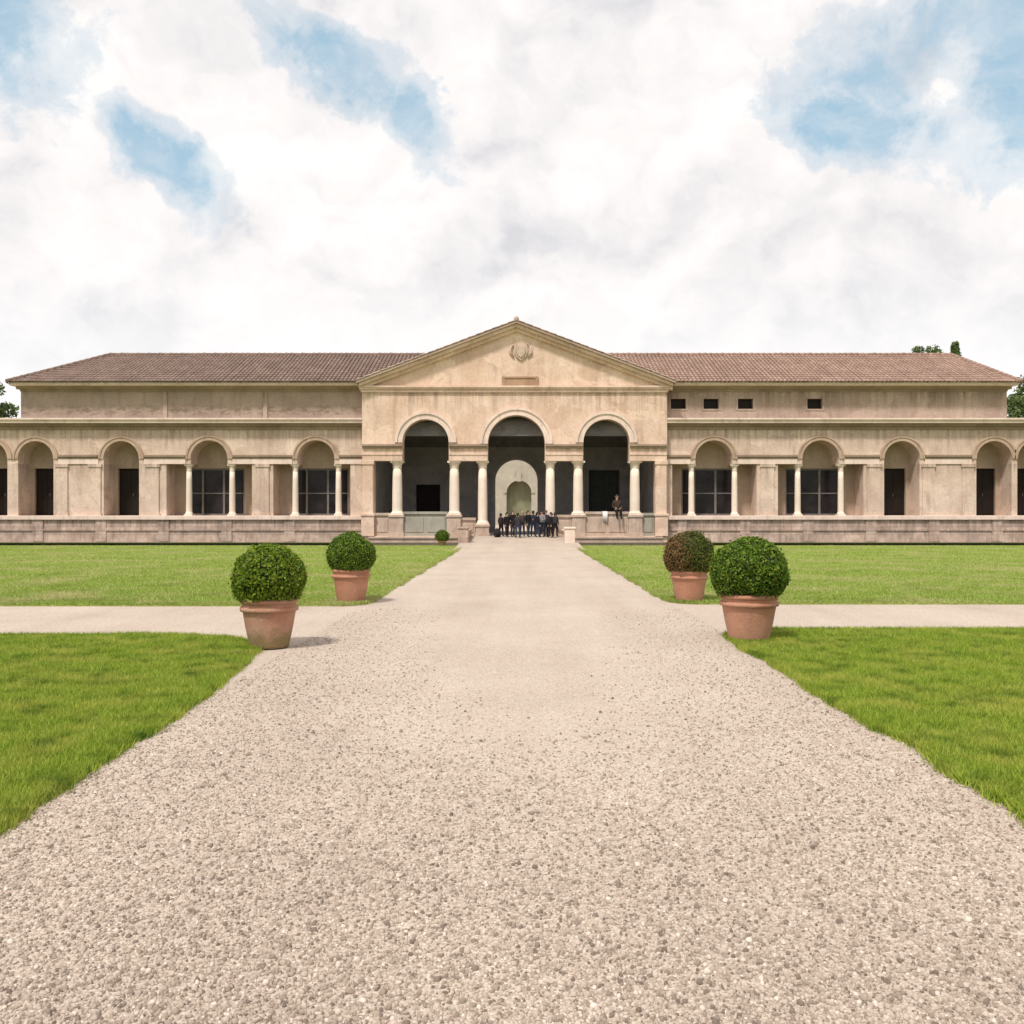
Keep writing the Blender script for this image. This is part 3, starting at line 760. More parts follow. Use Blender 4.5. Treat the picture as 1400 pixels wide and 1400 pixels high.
part(b, 'vault', M['vault'])
b = MB(); b.ring(ca, 4.86 - cr, cr + 0.003, cr + 0.28, YL - 0.06, YL + 0.1); b.box(ca - cr - 0.28, ca - cr - 0.003, YL - 0.06, YL + 0.1, FLOOR, 4.86 - cr - 0.002); b.box(ca + cr + 0.003, ca + cr + 0.28, YL - 0.06, YL + 0.1, FLOOR, 4.86 - cr - 0.002)
part(b, 'door_surround', M['fresco'])

# ---- courtyard and the range across it, seen through the loggia
mb = MB(); mb.box(-26, 26, YL + 4.003, 97, -0.3, 0.2); tag(mb.build('courtyard', M['gravel']), kind='structure')
cw = empty('courtyard_range', (0, 97, 0)); tag(cw, 'grey beige courtyard range glimpsed through the middle arch, with an arched gateway', 'building')
YC = 97.0; SC = F / YC; XC = lambda px: (px - 709) / SC
def cpart(b, nm, mat, p=None):
    o = b.build(nm, mat)
    if p: o.parent = p
    else: o.parent = cw; o.matrix_parent_inverse = Matrix.Translation(Vector((0, -97, 0)))
    return o
gx, gr, gz = XC(709.5), 17 / SC, 1.6 + 26 / SC
b = MB(); b.panel([(-24, 0), (24, 0), (24, 9.2), (-24, 9.2)], [arch(gx, gr, 0.2, gz)], YC, YC + 1); cpart(b, 'wall', M['court'])
b = MB(); b.ring(gx, gz, gr + 0.003, gr + 0.35, YC - 0.12, YC + 0.2); b.box(gx - 0.25, gx + 0.25, YC - 0.2, YC + 0.2, gz + gr - 0.1, gz + gr + 0.9); cpart(b, 'archivolt', M['court'])
b = MB(); b.box(-24, 24, YC - 0.4, YC + 0.2, 8.7, 9.3); cpart(b, 'cornice', M['lightstone'])
for k in (-2, -1, 1, 2):
    b = MB(); b.box(gx + k * 2.9 - 0.25, gx + k * 2.9 + 0.25, YC - 0.1, YC + 0.2, 0.2, 8.7); cpart(b, 'pilaster', M['court'])
b = MB(); b.panel(rect(-6, 6, 0, 8), [], YC + 1.06, YC + 6.6); b.box(-5, 5, YC + 1.2, YC + 6.4, 8, 8.3); cpart(b, 'gate_passage', M['olive'])
b = MB(); b.add([(-25, YC - 0.6, 9.3), (25, YC - 0.6, 9.3), (25, YC + 5, 11.6), (-25, YC + 5, 11.6), (-25, YC + 10.6, 9.3), (25, YC + 10.6, 9.3)], [(0, 1, 2, 3), (3, 2, 5, 4), (0, 3, 4), (1, 5, 2), (0, 4, 5, 1)]); cpart(b, 'roof', M['tile_red'])

# ------------------------------------------------------------------ foliage helpers
def leaves(n, pos, nrm, size, jitter=0.9, aspect=0.55):
    """n leaf diamonds at pos facing nrm with random tilt -> (n,4,3)"""
    d = nrm + rng.normal(0, jitter, (n, 3)); d /= np.linalg.norm(d, axis=1, keepdims=True) + 1e-9
    r = rng.normal(0, 1, (n, 3)); u = np.cross(d, r); u /= np.linalg.norm(u, axis=1, keepdims=True) + 1e-9
    v = np.cross(d, u); s = (size * rng.uniform(0.6, 1.3, n))[:, None]
    return np.stack([pos - u * s, pos - v * s * aspect, pos + u * s, pos + v * s * aspect], axis=1)
def lumpy(dirs, seeds, amp):
    k = np.zeros(len(dirs))
    for c, w, a in seeds: k += a * np.exp(((dirs @ c) - 1) * w)
    return 1 + amp * k
def ball_foliage(rx, rz, cz, n, size, seed, cut=-0.62):
    r = np.random.default_rng(seed)
    d = r.normal(0, 1, (int(n * 1.5), 3)); d /= np.linalg.norm(d, axis=1, keepdims=True)
    d = d[d[:, 2] > cut][:n]
    seeds = []
    for _ in range(60):
        c = r.normal(0, 1, 3); c /= np.linalg.norm(c); seeds.append((c, r.uniform(25, 90), r.uniform(-1, 1)))
    rad = lumpy(d, seeds, 0.12) * (1 - np.abs(r.normal(0, 0.07, len(d)))) + (r.random(len(d)) < 0.06) * r.uniform(0, 0.11, len(d))
    p = d * rad[:, None] * np.array([rx, rx, rz]) + np.array([0, 0, cz])
    return leaves(len(d), p, d, size, 0.75), d
def potted(loc, pot_h, r_top, r_bot, rx, rz, leafm, potm, label, seed, rot=0, group='clipped box balls in terracotta pots', n=9000, bronze=False, leaf=0.019):
    root = empty('potted_boxwood', loc, rot); tag(root, label, 'potted shrub', group)
    p = MB()
    p.lathe([(r_bot * 0.97, 0.0), (r_bot, 0.03), (r_bot + (r_top - r_bot) * 0.45, pot_h * 0.42), (r_top * 0.95, pot_h * 0.80), (r_top * 0.955, pot_h * 0.81),
             (r_top * 0.955, pot_h * 0.97), (r_top * 0.93, pot_h), (r_top * 0.84, pot_h), (r_top * 0.83, pot_h - 0.07)], seg=40)
    po = p.build('pot', potm, root)
    p = MB()
    for zz, rr in ((pot_h * 0.80, 1.02), (pot_h * 0.97, 1.02)):
        p.lathe([(r_top * 0.93, zz - 0.03), (r_top * rr, zz - 0.022), (r_top * (rr + 0.015), zz), (r_top * rr, zz + 0.022), (r_top * 0.93, zz + 0.03)], seg=40)
    p.build('rim', potm, po)
    p = MB(); p.lathe([(r_top * 0.84, pot_h - 0.10), (r_top * 0.84, pot_h - 0.06)], seg=28); p.build('soil', M['soil'], root)
    cz = pot_h + rz * 0.60
    q, d = ball_foliage(rx, rz, cz, n, leaf, seed)
    if bronze:
        c, s = math.cos(-rot), math.sin(-rot)
        f = d[:, 0] + np.random.default_rng(5).normal(0, 0.18, len(d))
        a = fastmesh('foliage', q[f >= -0.2], 4, leafm, root)
        a2 = fastmesh('foliage', q[f < -0.2], 4, M['box_bronze'], root); a2['label'] = 'browned bronze leaves on the left side'
    else:
        fastmesh('foliage', q, 4, leafm, root)
    core = MB(); prof = [(0.02, -0.78)] + [(math.cos(t) * 0.88, math.sin(t) * 0.88) for t in np.linspace(-0.9, 1.5, 16)]
    core.lathe([(r * rx, z * rz + cz) for r, z in prof], seg=28); core.build('branch_core', M['core'], root)
    st = MB(); st.tube([(0, 0, pot_h - 0.1), (0.02, 0, pot_h + 0.1), (0, 0.01, cz)], [0.05, 0.045, 0.03]); st.build('stem', M['bark'], root)
    return root
potted((-2.93, 10.75, 0.02), 0.56, 0.325, 0.23, 0.43, 0.405, M['box_leaf'], M['terracotta_moss'], 'bright green clipped box ball in algae-stained pot, nearest on the left', 1, 0.4)
potted((-2.93, 16.0, 0.02), 0.58, 0.325, 0.24, 0.43, 0.40, M['box_dark'], M['terracotta'], 'dark green clipped box ball in clean terracotta pot beyond the left path corner', 2, 2.0)
potted((2.86, 11.35, 0.02), 0.56, 0.35, 0.25, 0.475, 0.445, M['box_dark'], M['terracotta'], 'largest clipped box ball, in the orange terracotta pot nearest on the right', 3, 1.2, n=10500)
potted((3.02, 16.2, 0.02), 0.54, 0.325, 0.24, 0.455, 0.44, M['box_olive'], M['terracotta'], 'box ball with browned bronze left side in a terracotta pot', 4, 0.0, bronze=True)
potted((XP(605) * 42.6 / YP, 42.45, 0.03), 0.24, 0.20, 0.15, 0.33, 0.32, M['box_dark'], M['terracotta_moss'], 'small dark box ball in a squat pot before the green-stained parapet', 6, 0.0, n=2600, leaf=0.022)

def tree(loc, h, cr, ch, label, seed, group='trees rising behind the palace', n=9000, leaf=0.13, name='tree', narrow=False):
    r = np.random.default_rng(seed); root = empty(name, loc); tag(root, label, 'tree', group)
    t = MB(); t.tube([(0, 0, 0), (0.05, 0, h * 0.25), (-0.05, 0.06, h * 0.55), (0, 0, h * 0.9)], [h * 0.022, h * 0.018, h * 0.012, h * 0.003], 10)
    for k in range(12):
        a = r.uniform(0, 2 * PI); z = h * r.uniform(0.3, 0.8); L = cr * r.uniform(0.5, 0.9)
        t.tube([(0, 0, z), (math.cos(a) * L * 0.5, math.sin(a) * L * 0.5, z + L * 0.35), (math.cos(a) * L, math.sin(a) * L, z + L * 0.6)], [h * 0.007, h * 0.004, h * 0.0015], 6)
    t.build('trunk', M['bark'], root)
    P = []; D = []
    nc = 46
    for k in range(nc):
        u = r.normal(0, 1, 3); u /= np.linalg.norm(u); u *= r.uniform(0.45, 1.0)
        c = u * np.array([cr, cr, ch / 2]) + np.array([0, 0, h - ch / 2])
        if narrow:
            zf = (k + 0.5) / nc; c = np.array([r.normal(0, 0.25) * cr * (1 - zf), r.normal(0, 0.25) * cr * (1 - zf), h - ch * (1 - zf) * 0.98 - 0.3])
        m = n // nc; q = r.normal(0, 1, (m, 3)); q /= np.linalg.norm(q, axis=1, keepdims=True)
        rad = cr * r.uniform(0.26, 0.46) if not narrow else cr * (0.22 + 0.75 * (1 - zf))
        P.append(c + q * rad * r.uniform(0.5, 1.05, (m, 1)) * np.array([1, 1, 0.75])); D.append(q)
    P = np.concatenate(P); D = np.concatenate(D)
    fastmesh('crown', leaves(len(P), P, D, leaf, 0.9, 0.6), 4, M['tree_leaf'], root)
    return root
YT = 92
tx = lambda px, y: (px - 709) * y / F
tree((tx(1254, YT), YT, 0), 18.0, 1.5, 8, 'rounded green tree top furthest left of those above the right roof', 21)
tree((tx(1283, YT), YT + 1, 0), 18.3, 1.8, 8, 'bushy tree top in the middle above the right roof ridge', 22)
tree((tx(1306, YT), YT, 0), 18.9, 1.5, 9, 'narrow pointed tree top above the end of the right roof ridge', 23, narrow=True)
tree((tx(1418, 61), 61, 0), 12.2, 2.4, 9, 'green leafy tree beyond the right end of the palace', 24, n=16000)
tree((tx(-26, 61), 61, 0), 10.6, 2.1, 8, 'green leafy tree beyond the left end of the palace', 25, n=15000)

# ------------------------------------------------------------------ grass blades and loose stones
def inside(poly, pts):
    x, y = pts[:, 0], pts[:, 1]; c = np.zeros(len(pts), bool); n = len(poly)
    for i in range(n):
        (xa, ya), (xb, yb) = poly[i], poly[i - 1]
        if ya == yb: continue
        c ^= ((ya > y) != (yb > y)) & (x < (xb - xa) * (y - ya) / (yb - ya) + xa)
    return c
def blades(pts, z, hgt, w):
    n = len(pts); a = rng.uniform(0, 2 * PI, n); h = hgt * rng.uniform(0.45, 1.25, n)
    lean = rng.normal(0, 0.45, (n, 2)) * h[:, None]
    dx, dy = np.cos(a) * w, np.sin(a) * w
    v = np.zeros((n, 3, 3))
    v[:, 0] = np.stack([pts[:, 0] - dx, pts[:, 1] - dy, np.full(n, z)], 1)
    v[:, 1] = np.stack([pts[:, 0] + dx, pts[:, 1] + dy, np.full(n, z)], 1)
    v[:, 2] = np.stack([pts[:, 0] + lean[:, 0], pts[:, 1] + lean[:, 1], z + h], 1)
    return v
V = []
for key, sg in (('near_a', -1), ('near_b', 1)):
    N = 480000
    yy = 3.6 + (12.5 - 3.6) * rng.random(N) ** 1.15
    xx = sg * (2.5 + (0.80 * yy - 0.9) * rng.random(N)); p = np.stack([xx, yy], 1)
    p = p[inside(lawns[key], p)]
    V.append(blades(p, 0.03, 0.042, 0.0035))
# ragged tufts hanging over the lawn edges
def edge_tufts(key, per_m, ymin, ymax, hgt, w):
    P = lawns[key]; out = []
    for i in range(len(P)):
        p, q = np.array(P[i]), np.array(P[(i + 1) % len(P)]); L = np.linalg.norm(q - p)
        if L > 3 or not (ymin < p[1] < ymax) or abs(p[0]) > 9: continue
        n = int(per_m * L * rng.uniform(0.3, 1.7)); out.append(p + (q - p) * rng.random((n, 1)) + rng.normal(0, 0.025, (n, 2)))
    return blades(np.concatenate(out), 0.012, hgt, w)
for key in ('near_a', 'near_b'): V.append(edge_tufts(key, 900, 3.6, 12.5, 0.06, 0.004))
tag(fastmesh('grass', np.concatenate(V), 3, M['grass_near']), 'short bright green grass of the near lawns', 'grass', None, 'stuff')
V = []
for key, sg in (('far_a', -1), ('far_b', 1)):
    N = 330000
    yy = 15.4 + (42.6 - 15.4) * rng.random(N) ** 1.5
    xx = sg * (2.3 + (0.74 * yy - 1.0) * rng.random(N)); p = np.stack([xx, yy], 1)
    p = p[inside(lawns[key], p)]
    V.append(blades(p, 0.03, 0.045, 0.010))
for key in ('far_a', 'far_b'): V.append(edge_tufts(key, 300, 15, 43, 0.06, 0.008))
tag(fastmesh('grass', np.concatenate(V), 3, M['grass_far']), 'pale yellowish green grass of the far lawns', 'grass', None, 'stuff')

def stones(N):
    """flat six-sided pebbles with a rounded top"""
    y = 2.3 * (15.0 / 2.3) ** (rng.random(N) ** 1.5)
    x = rng.uniform(-2.66, 2.68, N)
    worn = np.exp(-((x - 0.1) / 1.5) ** 2) * np.clip((y - 4.2) / 2.5, 0, 1)      # the trodden middle is swept smooth
    keep = rng.random(N) > worn * 0.85 + 0.5 * np.clip((y - 6) / 6, 0, 1)
    for key in ('near_a', 'near_b'): keep &= ~inside(lawns[key], np.stack([x, y], 1)) | (rng.random(N) < 0.04)
    x, y = x[keep], y[keep]; N = len(x)
    r = rng.lognormal(math.log(0.0058), 0.36, N); r = np.clip(r, 0.003, 0.015)
    k = 6; ang = np.arange(k) * 2 * PI / k
    rot = rng.uniform(0, 2 * PI, N); el = rng.uniform(0.65, 1.0, N); hh = r * rng.uniform(0.7, 1.3, N)
    vs = np.zeros((N, 2 * k + 1, 3))
    for ri, (fr, fz) in enumerate(((1.0, 0.15), (0.72, 0.8))):
        for q in range(k):
            rr = r * fr * rng.uniform(0.8, 1.15, N); cx = rr * math.cos(ang[q]); cy = rr * math.sin(ang[q]) * el
            vs[:, ri * k + q, 0] = x + cx * np.cos(rot) - cy * np.sin(rot)
            vs[:, ri * k + q, 1] = y + cx * np.sin(rot) + cy * np.cos(rot)
            vs[:, ri * k + q, 2] = 0.006 + hh * fz * rng.uniform(0.75, 1.2, N)
    vs[:, 2 * k, 0] = x; vs[:, 2 * k, 1] = y; vs[:, 2 * k, 2] = 0.006 + hh
    fl = []
    for q in range(k):
        q2 = (q + 1) % k; fl += [(q, q2, k + q2), (q, k + q2, k + q), (k + q, k + q2, 2 * k)]
    fl = np.array(fl); base = (np.arange(N) * (2 * k + 1))[:, None, None]
    faces = (fl[None] + base).reshape(-1, 3)
    me = bpy.data.meshes.new('gravel')
    me.vertices.add(N * (2 * k + 1)); me.vertices.foreach_set('co', vs.reshape(-1).astype(np.float32))
    nf = len(faces); me.loops.add(nf * 3); me.loops.foreach_set('vertex_index', faces.reshape(-1).astype(np.int32))
    me.polygons.add(nf); me.polygons.foreach_set('loop_start', np.arange(0, nf * 3, 3, dtype=np.int32))
    me.update(calc_edges=True)
    return link('gravel', me, M['stones'])
tag(stones(175000), 'loose pale gravel stones on the near path', 'gravel', None, 'stuff')

# ------------------------------------------------------------------ people
SKIN = plain('skin', (0.48, 0.30, 0.22), 0.6, 0.08)
def cloth(c): return plain('cloth', c, 0.9, 0.25, 10)
CL = {'black': cloth((0.012, 0.011, 0.012)), 'navy': cloth((0.020, 0.024, 0.045)), 'jeans': cloth((0.032, 0.038, 0.062)), 'plum': cloth((0.030, 0.017, 0.022)),
      'char': cloth((0.035, 0.033, 0.035)), 'grey': cloth((0.22, 0.21, 0.22)), 'brown': cloth((0.05, 0.032, 0.024)), 'shoe': cloth((0.02, 0.018, 0.016)), 'cream': cloth((0.55, 0.5, 0.43))}
HAIR = {'dark': plain('dark hair', (0.018, 0.012, 0.009), 0.6), 'brown': plain('brown hair', (0.07, 0.038, 0.02), 0.6), 'fair': plain('fair hair', (0.30, 0.23, 0.14), 0.6)}
def person(loc, rz, h, top, legs, hair, label, seated=False, arms=0, bag=None, group='visitors gathered in the middle arch'):
    s = h / 1.70
    J = {'pelvis': ((0, 0, .93), .135), 'belly': ((0, 0, 1.08), .125), 'chest': ((0, .01, 1.27), .145), 'neckb': ((0, .01, 1.41), .075), 'neck': ((0, 0, 1.475), .052),
         'jaw': ((0, -.025, 1.545), .068), 'head': ((0, -.01, 1.615), .088), 'crown': ((0, 0, 1.672), .052)}
    E = [('pelvis', 'belly'), ('belly', 'chest'), ('chest', 'neckb'), ('neckb', 'neck'), ('neck', 'jaw'), ('jaw', 'head'), ('head', 'crown')]
    hands = []
    for sd in (-1, 1):
        k = 'l' if sd < 0 else 'r'
        J['sh' + k] = ((sd * .175, .01, 1.375), .062)
        if seated:
            J['el' + k] = ((sd * .24, .03, 1.11), .043); J['wr' + k] = ((sd * .17, -.2, 1.02), .03); J['ha' + k] = ((sd * .13, -.27, 1.0), .036)
            J['hip' + k] = ((sd * .09, -.03, .90), .095); J['kn' + k] = ((sd * .11, -.44, .89), .064); J['an' + k] = ((sd * .11, -.43, .50), .043); J['to' + k] = ((sd * .12, -.56, .43), .035)
        else:
            up = arms if sd > 0 else 0
            J['el' + k] = ((sd * .245, .03 - .05 * up, 1.12 + .02 * up), .044)
            J['wr' + k] = ((sd * (.25 - .12 * up), -.05 - .2 * up, .90 + .2 * up), .03); J['ha' + k] = ((sd * (.25 - .16 * up), -.08 - .24 * up, .825 + .29 * up), .036)
            st = .08 * (1 if sd > 0 else -1)
            J['hip' + k] = ((sd * .09, 0, .88), .098); J['kn' + k] = ((sd * .105, -.02 + st * .6, .49), .064); J['an' + k] = ((sd * .11, .02 + st, .09), .043); J['to' + k] = ((sd * .125, -.13 + st, .045), .036)
        E += [('chest', 'sh' + k), ('sh' + k, 'el' + k), ('el' + k, 'wr' + k), ('wr' + k, 'ha' + k), ('pelvis', 'hip' + k), ('hip' + k, 'kn' + k), ('kn' + k, 'an' + k), ('an' + k, 'to' + k)]
        hands.append((Vector(J['wr' + k][0]), Vector(J['ha' + k][0]), sd))
    names = list(J); ix = {n: i for i, n in enumerate(names)}
    me = bpy.data.meshes.new('person'); me.from_pydata([Vector(J[n][0]) for n in names], [(ix[a], ix[b]) for a, b in E], [])
    o = bpy.data.objects.new('person', me); COL.objects.link(o)
    sk = o.modifiers.new('skin', 'SKIN'); o.modifiers.new('sub', 'SUBSURF').levels = 2
    for i, n in enumerate(names):
        d = me.skin_vertices[0].data[i]; r = J[n][1]; r *= 1.12 if n not in ('neck', 'jaw', 'head', 'crown') else 1; d.radius = (r * (1.25 if n in ('pelvis', 'belly', 'chest') else 1), r)
        d.use_root = (n == 'pelvis')
    dg = bpy.context.evaluated_depsgraph_get(); dg.update()
    ev = bpy.data.meshes.new_from_object(o.evaluated_get(dg)); ev.name = 'person'
    bpy.data.objects.remove(o); bpy.data.meshes.remove(me)
    base = len(ev.polygons)
    # fingers, nose, ears and eyes joined into the same body mesh
    x = MB()
    for w, hd, sd in hands:
        d = (hd - w).normalized(); side = d.cross(Vector((sd, 0, 0))); side = (side if side.length > .1 else d.cross(Vector((0, 1, 0)))).normalized()
        for q, L in enumerate((.075, .085, .08, .062)):
            p = hd + side * (q - 1.5) * .019 + d * .01; x.tube([p, p + d * L * .5, p + d * L - Vector((sd * .02, 0, 0))], [.010, .009, .007], 6)
        x.tube([hd - d * .01 + side * .03, hd + side * .055 + d * .02, hd + side * .06 + d * .055], [.011, .010, .008], 6)
    x.tube([(0, -.088, 1.625), (0, -.118, 1.59), (0, -.092, 1.578)], [.008, .015, .010], 6)
    for sd in (-1, 1): x.tube([(sd * .085, 0, 1.63), (sd * .097, .008, 1.605), (sd * .085, .0, 1.575)], [.012, .016, .010], 6)
    bm = bmesh.new(); bm.from_mesh(ev)
    nb = len(bm.faces)
    vv = [bm.verts.new(v) for v in x.v]
    for f in x.f: bm.faces.new([vv[i] for i in f])
    bm.faces.ensure_lookup_table()
    for i, f in enumerate(bm.faces):
        c = f.calc_center_median(); f.smooth = True
        arm = abs(c.x) > .185 and c.z > .74 and not (seated and c.z < .93)
        hand = any((c - hd).length < .05 or (c - hd).dot(hd - w) > 0 and (c - hd).length < .11 for w, hd, sd in hands)
        if i >= nb or hand or c.z > 1.435: f.material_index = 0
        elif arm or c.z > .965: f.material_index = 1
        elif c.z < (.475 if seated else .085): f.material_index = 3
        else: f.material_index = 2
    bm.to_mesh(ev); bm.free()
    for v in ev.vertices: v.co *= s
    p = link('person', ev, [SKIN, CL[top], CL[legs], CL['shoe']])
    p.location = loc; p.rotation_euler[2] = rz
    tag(p, label, 'person', group)
    hm = MB(); prof = [(math.cos(t) * .100, math.sin(t) * .112) for t in np.linspace(-0.35, 1.5, 9)]
    hm.lathe(prof, (0, .018, 1.613), 20)
    hm.tube([(0, .07, 1.62), (0, .085, 1.55), (0, .075, 1.47)], [.075, .07, .03 if hair == 'dark' else .055], 12)
    ho = hm.build('hair', HAIR[hair], p); ho.scale = (s, s, s)
    em = MB()
    for sd in (-1, 1): em.lathe([(.002, -.008), (.009, -.004), (.009, .004), (.002, .008)], (sd * .034, -.088, 1.618), 8)
    eo = em.build('eyes', CL['black'], p); eo.scale = (s, s, s)
    return p
def bag(loc, col, label):
    r = empty('backpack', loc); tag(r, label, 'bag')
    b = MB(); b.lathe([(.10, 0), (.17, .04), (.18, .22), (.15, .38), (.06, .45)], seg=16); o = b.build('body', CL[col], r); o.scale = (1, .62, 1)
    b = MB(); b.tube([(-.06, -.06, .42), (0, -.06, .52), (.06, -.06, .42)], [.015] * 3, 6); b.build('handle', CL[col], r)
    b = MB(); b.lathe([(.03, 0), (.11, .02), (.12, .12), (.08, .2)], (0, -.07, .04), 12); o = b.build('pocket', CL['black'], r)
XQ = lambda px, y: (px - 709) * y / F
crowd = [  # px, Y, turn, height, top, legs, hair, label, raised arm
    (685, 47.1, 2.4, 1.36, 'plum', 'black', 'dark', 'dark haired child in plum top, leftmost before the middle arch', 0),
    (693, 46.7, 0.6, 1.42, 'black', 'plum', 'dark', 'dark haired youngster in black top and plum trousers, second from the left', 1),
    (701, 46.9, 0.4, 1.54, 'black', 'char', 'brown', 'brown haired visitor in black top and charcoal trousers near the left', 1),
    (708, 45.9, 2.9, 1.42, 'char', 'jeans', 'dark', 'visitor in charcoal top and jeans standing forward on the bridge', 0),
    (714, 47.2, -0.3, 1.48, 'brown', 'navy', 'fair', 'fair haired visitor in brown jacket behind the group', 0),
    (722, 46.6, 0.9, 1.55, 'black', 'jeans', 'brown', 'brown haired visitor in black top and blue jeans at the middle', 1),
    (729, 47.3, 3.0, 1.50, 'navy', 'navy', 'dark', 'dark haired visitor all in navy turned to the palace', 0),
    (735, 46.4, 2.0, 1.46, 'black', 'jeans', 'dark', 'visitor in black top and blue jeans beside the pale grey top', 0),
    (741, 46.8, -0.6, 1.52, 'grey', 'jeans', 'dark', 'visitor in a pale grey top and blue jeans', 1),
    (746.5, 47.3, 0.2, 1.52, 'char', 'navy', 'brown', 'brown haired visitor in charcoal coat behind the right of the group', 0),
    (753, 46.0, -1.2, 1.46, 'black', 'black', 'dark', 'visitor all in black standing forward on the right of the bridge', 0),
    (759, 46.9, 2.6, 1.42, 'char', 'black', 'dark', 'visitor in charcoal top and black trousers, rightmost of the group', 0),
]
ground_z = lambda y: float(np.interp(y, [p[0] for p in pw], [p[1] for p in pw]))
for px, y, rz, h, top, legs, hair, lab, arm in crowd:
    person((XQ(px, y), y, ground_z(y)), rz, h * 0.88, top, legs, hair, lab, arms=arm)
bag((XQ(680, 46.6), 46.6, ground_z(46.6)), 'plum', 'dark plum backpack set down left of the visitors')
# someone sitting on the parapet of the right arch, and a white cloth over it
sx = XP(844)
person((sx, YP + 0.19, 1.60 - 0.80 * 1.66 / 1.70), 0.15, 1.66, 'brown', 'black', 'brown', 'person in brown top and black trousers sitting on the right parapet', seated=True, group='people by the right arch')
b = MB(); w = 0.13; cxx = XP(827.5)
prof = [(YP + 0.66, 1.25), (YP + 0.665, 1.6), (YP + 0.6, 1.632), (YP + 0.35, 1.635), (YP + 0.1, 1.632), (YP + 0.035, 1.6), (YP + 0.03, 1.4), (YP + 0.025, 1.1)]
n = 12
vs = []; 
for (y, z) in prof:
    for k in range(n + 1):
        t = k / n; f = 0.016 * math.sin(t * 17) * (1 if z < 1.6 else 0.1)
        vs.append((cxx - w + 2 * w * t, y - f - 0.01, z + (0.03 * math.sin(t * 5) if z < 1.3 else 0)))
b.add(vs, [(i * (n + 1) + k, i * (n + 1) + k + 1, (i + 1) * (n + 1) + k + 1, (i + 1) * (n + 1) + k) for i in range(len(prof) - 1) for k in range(n)], True)
o = b.build('white_cloth', M['white_cloth']); so = o.modifiers.new('s', 'SOLIDIFY'); so.thickness = 0.008
tag(o, 'white cloth hung over the parapet beside the sitting person', 'cloth')

# ------------------------------------------------------------------ sky
SUN_EL, SUN_AZ = math.radians(58), math.radians(208)      # compass-like: 180 = straight behind the camera
w = bpy.data.worlds.new('World'); sc.world = w; w.use_nodes = True
t = NT(w.node_tree); bg = t.n['Background']
sky = t.node('ShaderNodeTexSky', sky_type='NISHITA'); sky.sun_disc = False
sky.sun_elevation = SUN_EL; sky.sun_rotation = SUN_AZ; sky.air_density = 1.0; sky.dust_density = 0.6; sky.ozone_density = 1.5
gen = t.node('ShaderNodeTexCoord').outputs['Generated']
# the directions are warped by noise so that gaps and clouds get ragged billowing edges
def nvec(scale, detail, rough, off):
    n = t.node('ShaderNodeTexNoise'); t.l.new(t.mapping(gen, (1, 1, 1), off), n.inputs['Vector'])
    n.inputs['Scale'].default_value = scale; n.inputs['Detail'].default_value = detail; n.inputs['Roughness'].default_value = rough
    v = t.node('ShaderNodeVectorMath', operation='SUBTRACT'); t.l.new(n.outputs['Color'], v.inputs[0]); v.inputs[1].default_value = (0.5, 0.5, 0.5)
    return v.outputs[0]
def vadd(a, b, k):
    m_ = t.node('ShaderNodeVectorMath', operation='SCALE'); t.l.new(b, m_.inputs[0]); m_.inputs['Scale'].default_value = k
    v = t.node('ShaderNodeVectorMath', operation='ADD'); t.l.new(a, v.inputs[0]); t.l.new(m_.outputs[0], v.inputs[1]); return v.outputs[0]
wp = vadd(vadd(gen, nvec(5.0, 3, 0.55, (0, 0, 0)), 0.13), nvec(19.0, 5, 0.6, (3, 1, 2)), 0.055)
sp0 = t.node('ShaderNodeSeparateXYZ'); t.l.new(gen, sp0.inputs[0])
sp = t.node('ShaderNodeSeparateXYZ'); t.l.new(wp, sp.inputs[0]); dx, dy, dz = sp.outputs
az = t.m('ARCTAN2', dx, dy); el = t.m('ARCSINE', t.m('MINIMUM', dz, 1.0)); el0 = t.m('ARCSINE', sp0.outputs[2])
nB = t.noise(wp, 6.0, 8, 0.6, 0.3)
nC = t.noise(gen, 24.0, 8, 0.68, 0.4)
nD = t.noise(t.mapping(wp, (1, 1, 1.9), (4, 2, 7)), 3.6, 6, 0.55, 0.2)
def gap_(px, py, rx, ry, rot=0):
    v = Vector((px - 709, F, 700 - py)).normalized(); a0 = math.atan2(v.x, v.y); e0 = math.asin(v.z)
    a = t.m('SUBTRACT', az, a0); e = t.m('SUBTRACT', el, e0); c, s_ = math.cos(rot), math.sin(rot)
    k = 0.86 / F
    p = t.m('DIVIDE', t.m('ADD', t.m('MULTIPLY', a, c), t.m('MULTIPLY', e, s_)), rx * k)
    q = t.m('DIVIDE', t.m('ADD', t.m('MULTIPLY', a, -s_), t.m('MULTIPLY', e, c)), ry * k)
    return t.m('SUBTRACT', 1.0, t.m('SQRT', t.m('ADD', t.m('MULTIPLY', p, p), t.m('MULTIPLY', q, q))))
gaps = [gap_(28, 50, 135, 135), gap_(430, 78, 125, 50, -0.15), gap_(575, 170, 95, 44, -0.8), gap_(212, 230, 115, 56, -0.65),
        gap_(1300, 105, 250, 120, 0.0), t.m('ADD', gap_(1385, 105, 150, 130, 0.0), 0.3), gap_(1140, 195, 130, 62, -0.35)]
g = gaps[0]
for q in gaps[1:]: g = t.m('MAXIMUM', g, q)
g = t.m('SUBTRACT', g, t.m('MULTIPLY', t.m('MAXIMUM', gap_(1285, 118, 95, 60, 0.1), 0.0), 0.7))
g = t.m('MAXIMUM', g, -0.5)
raw = t.m('ADD', g, t.m('ADD', t.m('MULTIPLY', t.m('SUBTRACT', nC, 0.5), 1.15), t.m('MULTIPLY', t.m('SUBTRACT', nB, 0.5), 1.9)))
raw = t.m('ADD', t.m('MULTIPLY', raw, 0.7), 0.25)
